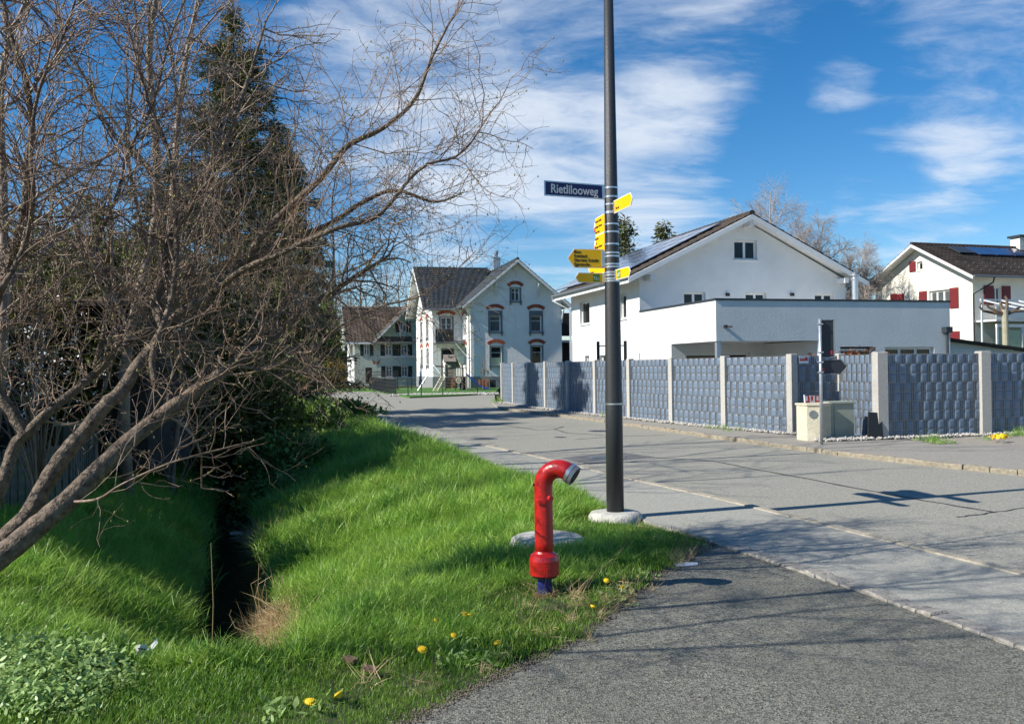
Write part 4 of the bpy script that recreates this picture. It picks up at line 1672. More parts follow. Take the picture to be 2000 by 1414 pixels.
# ------------------------------------------------------------------ lamp post and its signs
PX, PY = 1.02, 8.35
pb_ = G(1204, 1010, .02)
PX, PY = pb_.x, pb_.y + .1
Zp = lambda py, px=1197: P(px, py, PY).z          # height on the pole's axis
cv = thing('concrete_foundation', 'white round concrete foundation with rounded rim under the dark lamp post', 'foundation', (PX, PY, 0))
MB().lathe((0, 0, 0), [(.27, -.25), (.29, -.04), (.285, .02), (.26, .055), (.2, .068), (.01, .07)], 40).build('foundation', M_CONCW, cv, smooth=True)
lp = thing('lamp_post', 'tall dark grey tapered lamp post carrying blue and yellow signs', 'lamp post', (PX, PY, .068))
r0 = .5 * 34 / 1700 * PY
r1 = .5 * 17.5 / 1700 * PY
H = 6.4
tx = 0.0
MB().tube([(0, 0, 0), (-.0, 0, 1.1), (0, 0, 2.8), (0, 0, 6.4)], [r0, r0 * .98, r0 * .82, r1 * .86], 28).build('post', M_POLE, lp, smooth=True)
MB().tube([(0, 0, 6.4), (.02, .3, 6.5), (.05, 1.0, 6.55)], [.04, .04, .035], 12).build('lamp_arm', M_POLE, lp, smooth=True)
MB().box(-.12, .2, .9, 1.5, 6.5, 6.58).build('lamp_head', M_POLE, lp)
zb_p = Zp(790) - .068
MB().lathe((0, 0, zb_p), [(r0 * .985, 0), (r0 * .985, .016), (r0 * .9, .016)], 28).build('cable_tie', M_ALU, lp)


def rad_at(z):
    return float(np.interp(z, [0, 1.1, 2.8, 6.4], [r0, r0 * .98, r0 * .82, r1 * .86]))


def sign(label, zc_, ang, L, h, m, off=.0, lines=None, tsize=.03, tcol=None, shape='arrow', bands=True, tip_mark=None, emblem=None, side=1, tsx=.8, tx0=.1, border=None):
    """plate leaving the pole in direction ang; the face with writing is turned to the viewer"""
    t = thing('direction_sign' if shape == 'arrow' else 'street_sign', label, 'sign', (PX, PY, zc_), ang, group='signs clamped to the lamp post')
    rr = rad_at(zc_ - .068)
    x0 = rr + .012 + off
    ty = .004
    # local x = outwards, the written face is local -y*side
    if shape == 'arrow':
        out = [(x0, -h / 2), (x0 + L - h * .36, -h / 2), (x0 + L, 0), (x0 + L - h * .36, h / 2), (x0, h / 2)]
    else:
        out = [(x0, -h / 2), (x0 + L, -h / 2), (x0 + L, h / 2), (x0, h / 2)]
    cxm, czm = sum(p[0] for p in out) / len(out), 0
    MB().prism([(x, -ty, z) for x, z in out], (0, 2 * ty, 0)).build('border', border or M_WHITE, t)
    bw_ = .014 if shape == 'arrow' else .026
    sc_ = 1 - bw_ / h
    inn_ = [(cxm + (x - cxm) * (1 - bw_ * 1.1 / L), z * sc_) for x, z in out]
    MB().prism([(x, -side * (ty + .0012), z) for x, z in inn_], (0, side * .001, 0)).build('face', m, t)
    MB().prism([(x, side * (ty + .0012), z) for x, z in inn_], (0, -side * .001, 0)).build('back_face', m if m is not M_NAVY else m, t)
    # clamp rail and bands
    MB().box(rr + .002, x0 + .028, -ty - .006, ty + .006, -h * .42, h * .42).build('clamp_rail', M_ALU, t)
    for zz in (-h * .3, h * .3):
        b = MB()
        b.lathe((0, 0, zz - .009), [(rr + .0035, 0), (rr + .0035, .018), (rr + .001, .018)], 28)
        b.box(rr, rr + .02, -.014, .014, zz - .012, zz + .012)
        b.build('band', M_ALU, t)
    if lines:
        n = len(lines)
        for i, s_ in enumerate(lines):
            z = h * .44 - h * .88 / n * (i + .8)
            if side > 0:
                # text reads left to right seen from -y: local +x is to the viewer's right
                text('lettering', s_, tsize, tcol or M_INK, t, (x0 + tx0, -ty - .0018, z), (R(90), 0, 0), sx=tsx)
            else:
                text('lettering', s_, tsize, tcol or M_INK, t, (x0 + L - tx0, ty + .0018, z), (R(90), 0, R(180)), sx=tsx)
    ys = -side
    if tip_mark:
        for a0, a1, mm in ((-.0, h * .26, M_WHITE), (-h * .26, -.0, M_SRED)):
            q = [(x0 + L - h * .36, a0), (x0 + L - h * .36 + (h / 2 - abs(a0)) * .0 + .04, a0), (x0 + L - h * .36 + .04, a1), (x0 + L - h * .36, a1)]
            MB().prism([(x, ys * (ty + .0035), z) for x, z in q], (0, -ys * .001, 0)).build('trail_mark', mm, t)
    if emblem:
        e0 = x0 + emblem
        s2 = h * .36
        o = MB().prism([(e0, ys * (ty + .004), -s2), (e0 + 2 * s2, ys * (ty + .004), -s2), (e0 + 2 * s2, ys * (ty + .004), s2), (e0, ys * (ty + .004), s2)], (0, -ys * .001, 0)).build('emblem', M_SGREEN, t)
        b = MB()
        for cx_, cz_, rr_ in ((.62, -.15, .42), (1.35, .12, .48)):
            for k_ in range(12):
                a0, a1 = k_ / 12 * 6.283, (k_ + 1) / 12 * 6.283
                ring = [(e0 + s2 * (cx_ + rr_ * q * math.cos(a)), s2 * (cz_ + rr_ * .8 * q * math.sin(a))) for a, q in ((a0, 1), (a1, 1), (a1, .68), (a0, .68))]
                b.prism([(x, ys * (ty + .0052), z) for x, z in ring], (0, -ys * .001, 0))
        b.prism([(x, ys * (ty + .0052), z) for x, z in ((e0 + s2 * .5, -s2 * .72), (e0 + s2 * 1.7, -s2 * .52), (e0 + s2 * 1.7, -s2 * .42), (e0 + s2 * .5, -s2 * .6))], (0, -ys * .001, 0))
        b.build('bicycle_symbol', M_WHITE, o)
    return t


def dirang(tip, zref):
    """angle of the sign whose tip is at pixel column tip, length L from the axis"""
    return 0


def ang_for(px, L, near):
    """bearing at which a point L from the pole's axis stands in pixel column px; near/far solution"""
    r_ = ray(px, 560)
    r = r_.x / r_.y
    best = None
    for i in range(3600):
        a = i / 3600 * 2 * math.pi
        x, y = PX + L * math.cos(a), PY + L * math.sin(a)
        e = abs(x - r * y)
        if (math.sin(a) < 0) == near and (best is None or e < best[0]):
            best = (e, a)
    return best[1]


a_st = ang_for(1062, .80, True)
sign('dark blue street name sign with white lettering, topmost on the lamp post', Zp(377), a_st, .70, .158, M_NAVY, lines=['Rietlilooweg'], tsize=.128, tcol=M_WHITE, shape='plate', side=-1, tsx=.86, tx0=.07, border=M_ALU)
a_r = ang_for(1239, .60, True)
sign('bright yellow pointed trail sign aimed right, highest of the yellow ones', Zp(408), a_r, .50, .135, M_YEL, lines=['Oberriet'], tsize=.036, side=-1 if False else 1, tx0=.05, tsx=.8)
a_l = ang_for(1161, .64, False)
sign('upper yellow trail sign half hidden behind the post with a white red tip', Zp(428), a_l, .54, .20, M_YEL, lines=['Oberrieter Strüssler', 'Montlinger Schwamm', 'Hoher Kasten'], tsize=.036, side=-1, tip_mark=True, tx0=.06)
sign('lower yellow trail sign half hidden behind the post, four lines of text', Zp(466), a_l, .54, .215, M_YEL, lines=['Kobelwald', 'Stein', 'Montlinger Schwamm', 'St.Valentin'], tsize=.036, side=-1, tip_mark=True, tx0=.06)
sign('yellow trail sign mostly hidden behind the shaded four line sign', Zp(512), a_l + .10, .56, .19, M_YEL, lines=['Rehag', 'Oberriet'], tsize=.036, side=-1, tx0=.06)
a_m = ang_for(1108, .50, True)
sign('shaded ochre yellow trail sign with four black lines from Moos to Eggerstanden', Zp(506), a_m, .405, .200, M_YEL, off=.0, lines=['Moos', 'Freienbach', 'Oberrieter Strüssler', 'Eggerstanden'], tsize=.050, side=-1, tsx=.66, tx0=.07)
a_g = ang_for(1122, .44, True)
sign('small shaded yellow bicycle route sign pointing left with green emblem', Zp(544), a_g, .34, .105, M_YEL, emblem=.06, side=-1)
a_h = ang_for(1233, .46, True)
sign('small bright yellow bicycle route sign pointing right with green emblem', Zp(539), a_h, .36, .11, M_YEL, emblem=.05, side=1)

# ------------------------------------------------------------------ hydrant
hp = T(1064, 1160)
HX, HY, HZ = hp.x, hp.y, hp.z
Hk = (P(1064, 909, HY).z - HZ) / .868
hy = thing('fire_hydrant', 'red standpipe hydrant with hooked top, grey cap and blue foot in the grass', 'hydrant', (HX, HY, HZ))
sc_h = HY / 1700 / Hk
hy.scale = (Hk, Hk, Hk)
rt = 36 * sc_h / 2
MB().lathe((0, 0, 0), [(.085, -.08), (.085, .0), (.05, .012)], 20).build('base_flange', M_RUST, hy)
MB().lathe((0, 0, 0), [(rt * .78, 0), (rt * .78, .06), (rt * .82, .062), (rt * .82, .07), (rt * .78, .072), (rt * .78, .14), (rt * .7, .14)], 28).build('foot', M_BLUE, hy, smooth=False)
zc0 = .13
MB().lathe((0, 0, zc0), [(rt * 1.45, 0), (rt * 1.62, .008), (rt * 1.62, .105), (rt * 1.5, .135), (rt * 1.12, .152), (rt, .165)], 36).build('collar', M_RED, hy)
MB().lathe((0, 0, zc0), [(rt * 1.35, -.012), (rt * 1.35, .0)], 36).build('gasket', M_BLACK, hy)
pl = [(0, 0, zc0 + .15), (0, 0, .35), (0, 0, .52), (0, 0, .70)]
Rb = .115
ztop = .735
hd = Vector((.92, -.39, 0)).normalized()
for i in range(13):
    a = math.pi * (.0 + .70 * i / 12)
    pl.append(tuple(hd * (Rb * (1 - math.cos(a))) + Vector((0, 0, ztop + Rb * math.sin(a)))))
dirn = (Vector(pl[-1]) - Vector(pl[-2])).normalized()
MB().tube(pl, rt, 32).build('pipe', M_RED, hy, smooth=True)
e_ = Vector(pl[-1])
MB().tube([e_ - dirn * .002, e_ + dirn * .022], rt * 1.12, 32).build('coupling', M_ALU, hy)
MB().tube([e_ + dirn * .024, e_ + dirn * .030, e_ + dirn * .05], [rt * 1.04, rt * 1.1, rt * 1.1], 32).build('cap', M_GREYM, hy)
MB().tube([e_ + dirn * .0505, e_ + dirn * .054], rt * .8, 24).build('cap_disc', M_BLACK, hy)
b = MB()
b.tube([(rt * .55, -rt * .75, .655), (rt * .8, -rt * 1.15, .655)], [.020, .018], 12)
b.build('plug', M_RED, hy)
MB().lathe((0, 0, .622), [(rt * 1.005, 0), (rt * 1.02, .004), (rt * 1.02, .024), (rt * 1.005, .028)], 32).build('weld_band', M_RED, hy)
text('lettering', 'Hinni', .034, M_RED, hy, (-rt * .78, -rt * .99, .62), (R(90), 0, R(-14)), sx=.8, extrude=.006)
b = MB()
b.tube([(-rt * .95, -.01, .735), (-rt * 1.12, -.012, .745)], .008, 8)
b.tube([tuple(e_ - dirn * .02 + Vector((0, 0, -rt * .95))), tuple(e_ - dirn * .015 + Vector((0, 0, -rt * 1.2)))], .008, 8)
b.build('lug', M_BLACK, hy)
cp2 = G(1070, 1048, .05)
cc = thing('manhole_ring', 'pale round concrete manhole cover raised in the grass behind the hydrant', 'manhole cover', (cp2.x, cp2.y, -.02))
MB().lathe((0, 0, 0), [(.33, -.3), (.345, .02), (.335, .055), (.32, .062)], 40).build('concrete_ring', M_CONCW, cc)
MB().lathe((0, 0, .0), [(.318, .02), (.318, .066), (.30, .075), (.01, .078)], 40).build('cover', M_CONCW, cc)

# ------------------------------------------------------------------ roadside cabinets and sign
ca, cb = G(1577, 861, .02), G(1630, 860, .02)
cz = .02
k1 = thing('utility_cabinet', 'beige washed concrete meter cabinet with round vent, lower of the two', 'cabinet', (ca.x, ca.y, cz), .32)
hcab = P(1600, 789, ca.y).z
b = MB()
b.prism([(0, .0, 0), (.22, -.16, 0), (.60, .02, 0), (.60, .35, 0), (0, .35, 0)], (0, 0, hcab - .05))
b.build('body', M_CABB, k1)
b = MB()
b.prism([(-.02, -.02, hcab - .048), (.22, -.19, hcab - .048), (.63, .0, hcab - .048), (.63, .37, hcab - .048), (-.02, .37, hcab - .048)], (0, 0, .04))
b.build('lid', M_CABB, k1)
vn = Vector((-.16, -.22, 0)).normalized()
vc = Vector((.10, -.073, hcab * .70))
MB().tube([vc + vn * .002, vc + vn * .012], .085, 20).build('vent', M_GREYM, k1)
b = MB()
for i in range(9):
    b.bar((.25 + i * .038, -.148 + i * .018, .03), (.25 + i * .038, -.148 + i * .018, hcab - .08), .012)
b.build('fluting', M_CABB, k1, kind='stuff')
c2 = G(1634, 858, .02)
k2 = thing('utility_cabinet', 'taller smooth grey green electrical cabinet beside the beige one', 'cabinet', (c2.x, c2.y + .12, cz), .18)
hc2 = P(1650, 786, c2.y + .12).z
MB().box(-.10, .46, 0, .34, 0, hc2 - .05).build('body', M_CABG, k2, bevel=.006)
MB().box(-.14, .49, -.03, .38, hc2 - .048, hc2).build('lid', M_CABG, k2, bevel=.006)
MB().box(-.005, .0, -.006, -.001, .03, hc2 - .08).box(-.085, .445, -.006, -.002, .03, .036).build('door_seam', M_BLACK, k2)
# board leaning against the post
bp_ = Vector((7.42, 18.05, 0))
o = MB().prism([(0, 0, 0), (.34, .05, 0), (.34, .13, .53), (.06, .09, .55)], (.01, -.03, 0)).build('leaning_board', M_BLACK, label='black board leaning beside the concrete post near the green cabinet', cat='board')
o.location = (7.36, 18.1, .04)
# folded road-work barrier behind the cabinet
rb = thing('road_barrier', 'folded red and white barrier boards on white legs behind the beige cabinet', 'barrier', (G(1578, 858, .02).x - .06, ca.y + .38, .02), .2)
for i, x in enumerate((0, .14, .28)):
    MB().obox((x, .02 * i, hcab - .02), (.13, .02, 0), (0, .02, 0), (0, 0, .16)).build('board', M_SRED if i != 1 else M_WHITE, rb)
    MB().obox((x + .03, .02 * i - .003, hcab + .03), (.05, .008, 0), (0, .002, 0), (0, 0, .1)).build('stripe', M_WHITE if i != 1 else M_SRED, rb)
for x0_, x1_ in ((-.02, -.14), (-.02, .02)):
    MB().bar((x0_ + .02, .0, hcab + .16) if x1_ > 0 else (x0_, 0, .45), (x1_, -.1, 0), .022).build('leg', M_WHITE, rb)
# signpost, seen from behind
q = G(1605, 868, .02)
sq = thing('road_sign_post', 'galvanised post with two dark sign backs, one rectangular and one arrow', 'signpost', (q.x, q.y, .02))
ZZ = lambda py: P(1604, py, q.y).z - .02
MB().tube([(0, 0, 0), (0, 0, ZZ(623))], .031, 16).build('post', M_GALV, sq, smooth=True)
wpx = q.y / 1700
y_ = .05
z0, z1 = ZZ(698), ZZ(625)
o = MB().prism([(.02, y_, z0), (29 * wpx, y_, z0), (29 * wpx, y_, z1), (.02, y_, z1)], (0, .012, 0)).build('sign_back', M_PLATEBK, sq, bevel=.004)
b = MB()
for a, c_ in (((.02, z0), (29 * wpx, z0)), ((29 * wpx, z0), (29 * wpx, z1)), ((29 * wpx, z1), (.02, z1))):
    b.tube([(a[0], y_ - .004, a[1]), (c_[0], y_ - .004, c_[1])], .012, 8)
b.build('sign_rim', M_GREYM, o)
MB().box(22 * wpx, 25 * wpx, y_ - .004, y_ - .001, z0 + .06, z0 + .13).build('sticker', M_SRED, o)
z2, z3 = ZZ(731), ZZ(703)
zm = (z2 + z3) / 2
o = MB().prism([(.02, y_, z2), (42 * wpx, y_, z2), (54 * wpx, y_, zm), (42 * wpx, y_, z3), (.02, y_, z3)], (0, .012, 0)).build('arrow_sign_back', M_PLATEBK, sq)
b = MB()
pts_ = [(.02, z2), (42 * wpx, z2), (54 * wpx, zm), (42 * wpx, z3), (.02, z3)]
for i in range(4):
    b.tube([(pts_[i][0], y_ - .002, pts_[i][1]), (pts_[i + 1][0], y_ - .002, pts_[i + 1][1])], .010, 8)
b.build('sign_rim', M_GREYM, o)
MB().box(.05, .09, y_ - .004, y_ - .001, z2 + .05, z2 + .12).build('sticker', M_SRED, o)
for zz in (z0 + .1, z1 - .08, z2 + .04, z3 - .04):
    MB().box(-.045, .05, -.036, .05, zz - .012, zz + .012).build('clamp', M_GALV, sq)
# small red and white plate on the niche panel
fs = thing('notice_plate', 'small white and red notice plate on the dark recessed fence panel', 'sign', posts[0] + Vector((.10, -.0, 0)), math.atan2((PB - posts[0]).y, (PB - posts[0]).x))
MB().box(.04, .30, -.055, -.045, 1.62, 1.79).build('plate', M_WHITE, fs)
MB().box(.06, .28, -.058, -.0555, 1.68, 1.725).box(.20, .28, -.058, -.0555, 1.728, 1.77).build('red_field', M_SRED, fs)
b = MB()
for i in range(4):
    b.box(.062 + i * .034, .086 + i * .034, -.058, -.0555, 1.735, 1.760)
b.build('print', M_GREYM, fs, kind='stuff')

# ------------------------------------------------------------------ playground and garden of the old house
lawn_o = sheet('lawn', [G(966, 768), G(900, 772), G(800, 776), G(772, 771), G(735, 764)] + [Vector((-20, 74, 0)), Vector((-1, 74, 0))], .03, mat('fresh lawn', (.04, .12, .012), .9, col2=(.07, .17, .02), vscale=2.5, bump=.8, bscale=20))
lw = MB()
pp = [G(966, 768), G(900, 772), G(800, 776), G(772, 771)]
YP = 64.0


def Q(px, py, Y=YP):
    return P(px, py, Y)


ps = thing('playhouse_tower', 'wooden playhouse tower with shingled roof, climbing wall and reddish lower boards', 'play tower', (0, 0, 0))
def bb(name, px0, px1, py0, py1, Y0, Y1, m, root, **kw):
    a, c_ = Q(px0, py1, Y0), Q(px1, py0, Y0)
    return MB().box(a.x, c_.x, Y0, Y1, a.z, c_.z).build(name, m, root, **kw)


for i in range(4):
    py0 = 709 + i * 6.5
    bb('plank', 870.5, 889, py0, py0 + 6, YP, YP + .06, M_WOOD, ps)
for i in range(4):
    py0 = 737 + i * 5.5
    bb('plank', 871, 893, py0, py0 + 5, YP, YP + .06, M_WOODR, ps)
for px in (870, 889.5, 903, 910.5):
    bb('post', px - .9, px + .9, 712 if px < 900 else 710, 763, YP - .05, YP + .06, M_WOOD, ps)
a0 = Q(870, 709)
bb('wall', 864, 870, 708, 738, YP + 1.2, YP + 1.3, M_WOOD, ps)
MB().poly([Q(870, 709, YP), Q(870, 738, YP), Q(864, 738, YP + 1.8), Q(864, 709, YP + 1.8), Q(866.5, 697, YP + .9)]).build('side_wall', M_EAVE, ps)
e0, e1 = Q(866.5, 707.5, YP - .3), Q(891.5, 707.5, YP - .3)
r0_, r1_ = Q(865.5, 694.5, YP + 1), Q(889, 694.5, YP + 1)
for i in range(4):
    t0, t1 = i / 4, (i + 1.1) / 4
    b = MB()
    b.prism([e0.lerp(r0_, t0), e1.lerp(r1_, t0), e1.lerp(r1_, t1), e0.lerp(r0_, t1)], (0, -.03, .06 - .0))
    b.build('roof_board', M_WOOD, ps)
MB().prism([r0_, r1_, r1_ + Vector((.3, 1.3, -.9)), r0_ + Vector((-.1, 1.3, -.9))], (0, 0, .05)).build('roof_back', M_WOOD, ps)
bb('chimney', 875, 878, 692, 698, YP + .3, YP + .5, M_WOOD, ps)
bb('window_frame', 874, 883, 711, 718, YP - .05, YP - .01, M_WOOD, ps)
bb('window_pane', 875.5, 881.5, 712.5, 717, YP - .07, YP - .052, M_CABB, ps)
bb('platform', 889, 912, 735, 737, YP, YP + 1.6, M_WOOD, ps)
bb('handrail', 889, 912, 718, 719.5, YP, YP + .06, M_WOOD, ps)
for px in (894.5, 899, 905):
    bb('baluster', px - .6, px + .6, 719, 735, YP, YP + .05, M_WOOD, ps)
bb('climbing_board', 898, 909, 737, 761, YP + .1, YP + .15, M_WOODD, ps)
for i in range(8):
    p = Q(900 + (i * 3.7) % 8, 740 + i * 2.6, YP + .08)
    MB().box(p.x - .06, p.x + .06, YP + .02, YP + .098, p.z - .04, p.z + .04).build('climbing_hold', M_WHITE if i % 2 else M_WOODR, ps)
b = MB()
wc = Q(896, 743, YP - .1)
pts_ = [wc + Vector((.17 * math.cos(a), 0, .2 * math.sin(a))) for a in np.linspace(0, 2 * math.pi, 17)]
b.tube(pts_, .03, 6, cap=False)
for k_ in range(3):
    a = k_ * math.pi / 3
    d_ = Vector((.17 * math.cos(a), 0, .2 * math.sin(a)))
    b.bar(wc - d_, wc + d_, .03)
b.build('steering_wheel', M_CABB, ps)
ld = thing('ladder', 'pale timber ladder leaning against the playhouse tower', 'ladder', (0, 0, 0))
a, c_ = Q(845, 765, YP - 1.2), Q(862, 735, YP - .3)
off_ = Vector((.32, 0, 0))
MB().bar(a, c_, .06).build('rail', M_CABB, ld)
MB().bar(a + off_, c_ + off_, .06).build('rail', M_CABB, ld)
for i in range(6):
    p = a.lerp(c_, (i + .5) / 6)
    MB().bar(p, p + off_, .07, .05).build('rung', M_CABB, ld)
sw = thing('swing_frame', 'slanting metal A-frame of the swing left of the play tower', 'swing', (0, 0, 0))
for p0, p1 in (((816, 763), (847, 714)), ((862, 731), (848, 714))):
    MB().tube([Q(*p0, YP - .8), Q(*p1, YP - .4)], .05, 8).build('leg', M_GALV, sw)
MB().tube([Q(846, 715, YP - .4), Q(866, 716, YP + .8)], .05, 8).build('crossbeam', M_WOODD, sw)
sd = thing('slide', 'dark blue plastic slide descending right from the play tower', 'slide', (0, 0, 0))
pth = [(911.5, 733), (917, 738), (928, 747), (940, 758), (948, 761), (954, 762)]
b = MB()
pts_ = [Q(x, y, YP - .2) for x, y in pth]
for i in range(len(pts_) - 1):
    for dy, hh in ((0, .14), (.45, .14)):
        b.prism([pts_[i] + Vector((0, dy, 0)), pts_[i + 1] + Vector((0, dy, 0)), pts_[i + 1] + Vector((0, dy, hh)), pts_[i] + Vector((0, dy, hh))], (0, .03, 0))
    b.prism([pts_[i], pts_[i + 1], pts_[i + 1] + Vector((0, .45, 0)), pts_[i] + Vector((0, .45, 0))], (0, 0, .03))
b.build('chute', M_PLASTB, sd)
bb('support', 931, 932.5, 751, 765, YP, YP + .06, M_METALDK, sd)
bx_ = thing('planter', 'reddish timber planter below the slide by the house wall', 'planter', (0, 0, 0))
for i in range(3):
    bb('board', 933, 955, 741 + i * 4.6, 745.2 + i * 4.6, 68, 68.06, M_WOODR, bx_)
dk = bb('dark_crate', 957, 968, 742, 757, 66, 67, M_BLACK, None, label='black box beside the fence end near the planter', cat='box')
st = thing('young_tree', 'staked young tree with bare twigs tied between timber stakes', 'young tree', (0, 0, 0))
for px in (939.5, 945.5, 953):
    bb('stake', px - .7, px + .7, 723, 757, 66.2, 66.3, M_WOOD, st)
bb('crossbar', 937, 955, 725, 727, 66.1, 66.18, M_WOOD, st)
bb('crossbar', 939, 952, 720, 721.5, 66.1, 66.18, M_WOOD, st)
bb('cable_reel', 873, 876, 0, 0, 60, 60, M_WOOD, None) if False else None
b = MB()
base_ = Q(945.5, 748, 66.4)
for dx, dz_ in ((-.25, 2.5), (.05, 2.9), (.28, 2.3), (-.1, 2.0), (.18, 1.9), (.36, 2.6)):
    b.tube([base_ + Vector((0, 0, .6)), base_ + Vector((dx * .5, 0, dz_ * .62)), base_ + Vector((dx, .1, dz_ * .9))], [.025, .02, .006], 5)
b.tube([base_ - Vector((0, 0, .5)), base_ + Vector((0, 0, 1.1))], [.035, .03], 6)
b.build('trunk', M_TWIG, st)
mf = thing('metal_fence', 'low dark metal mesh fence at the edge of the playground lawn', 'fence', (0, 0, 0))
fpts = [G(724, 758), G(735, 764), G(752, 768), G(773, 772)]
for i, p in enumerate(fpts):
    MB().box(p.x - .03, p.x + .03, p.y - .03, p.y + .03, 0, 1.05).build('post', M_METALDK, mf)
for i in range(3):
    a, c_ = fpts[i], fpts[i + 1]
    b = MB()
    n = int((c_ - a).length / .14)
    for j in range(n):
        p = a.lerp(c_, j / n)
        b.box(p.x - .007, p.x + .007, p.y - .007, p.y + .007, .05, 1.0)
    for z in (.06, .3, .55, .78, .98):
        b.bar(a + Vector((0, 0, z)), c_ + Vector((0, 0, z)), .02)
    b.build('mesh_panel', M_METALDK, mf)
for i, px in enumerate((797, 823, 865, 933)):
    p = G(px, 775 - (px - 797) * .045)
    MB().box(p.x - .025, p.x + .025, p.y - .025, p.y + .025, 0, .9 if i > 1 else 1.1).build('post', M_METALDK, mf)
gt = thing('garden_gate', 'dark metal gate frame in front of the green house', 'gate', (0, 0, 0))
YG = 67
for px in (722, 777, 804):
    a, c_ = Q(px, 766, YG), Q(px, 738, YG)
    MB().box(a.x - .04, a.x + .04, YG, YG + .08, 0, c_.z).build('post', M_METALDK, gt)
a, c_ = Q(777, 739, YG), Q(804, 739, YG)
MB().bar(a + Vector((0, .04, 0)), c_ + Vector((0, .04, 0)), .06).build('rail', M_METALDK, gt)
b = MB()
for z in (.15, .5, .85, 1.2, 1.45):
    b.bar((Q(722, 750, YG).x, YG + .04, z), (Q(777, 750, YG).x, YG + .04, z), .03)
for i in range(26):
    x = Q(722, 750, YG).x + i * (Q(777, 750, YG).x - Q(722, 750, YG).x) / 25
    b.box(x - .012, x + .012, YG + .03, YG + .05, .1, 1.5)
b.build('mesh_panel', M_METALDK, gt)
for x, zr0 in ((G(684, 752).x, 0),):
    pass

def gz(x, y):
    return float(ground_z(x, y))


# ------------------------------------------------------------------ grass: tufts on points
def blade_mesh(name, nbl, h0, h1, w, lean, m, spread=.05, seed=0, curl=1.0):
    r = np.random.default_rng(seed)
    V, Fc = [], []
    for i in range(nbl):
        a = r.uniform(0, 6.283)
        h = r.uniform(h0, h1)
        d = np.array([math.cos(a), math.sin(a)])
        root = r.normal(0, spread, 2)
        ln = h * lean * r.uniform(.3, 1.4)
        fa = a + r.uniform(-.7, .7)
        wd = np.array([-math.sin(fa), math.cos(fa)]) * w * r.uniform(.7, 1.3)
        n = len(V)
        for t, ww in ((0, 1), (.38, .95), (.75, .6)):
            off = d * ln * t ** 2 * curl
            z = h * (t - .22 * lean * t * t)
            p = root + off
            V.append((p[0] - wd[0] * ww, p[1] - wd[1] * ww, z))
            V.append((p[0] + wd[0] * ww, p[1] + wd[1] * ww, z))
        p = root + d * ln * curl
        V.append((p[0], p[1], h * (1 - .22 * lean)))
        Fc += [(n, n + 1, n + 3, n + 2), (n + 2, n + 3, n + 5, n + 4), (n + 4, n + 5, n + 6)]
    me = bpy.data.meshes.new(name)
    me.from_pydata(V, [], Fc)
    me.materials.append(m)
    return me


def leaf_mesh(name, nl, m, size, spread, hgt, seed, el=1.8):
    r = np.random.default_rng(seed)
    V, Fc = [], []
    for i in range(nl):
        c = np.array([r.normal(0, spread), r.normal(0, spread), r.uniform(.1, 1) * hgt])
        a, b_ = r.uniform(0, 6.283), r.uniform(-.5, .9)
        u = np.array([math.cos(a) * math.cos(b_), math.sin(a) * math.cos(b_), math.sin(b_)])
        v = np.array([-math.sin(a), math.cos(a), r.uniform(-.3, .3)])
        s_ = size * r.uniform(.5, 1.2)
        n = len(V)
        for x, y in ((-.0, 0), (.35, .5 / el), (.75, .42 / el), (1.1, 0), (.75, -.42 / el), (.35, -.5 / el)):
            V.append(tuple(c + u * (x - .5) * s_ + v * y * s_))
        Fc.append((n, n + 1, n + 2, n + 3))
        Fc.append((n, n + 3, n + 4, n + 5))
    me = bpy.data.meshes.new(name)
    me.from_pydata(V, [], Fc)
    me.materials.append(m)
    return me


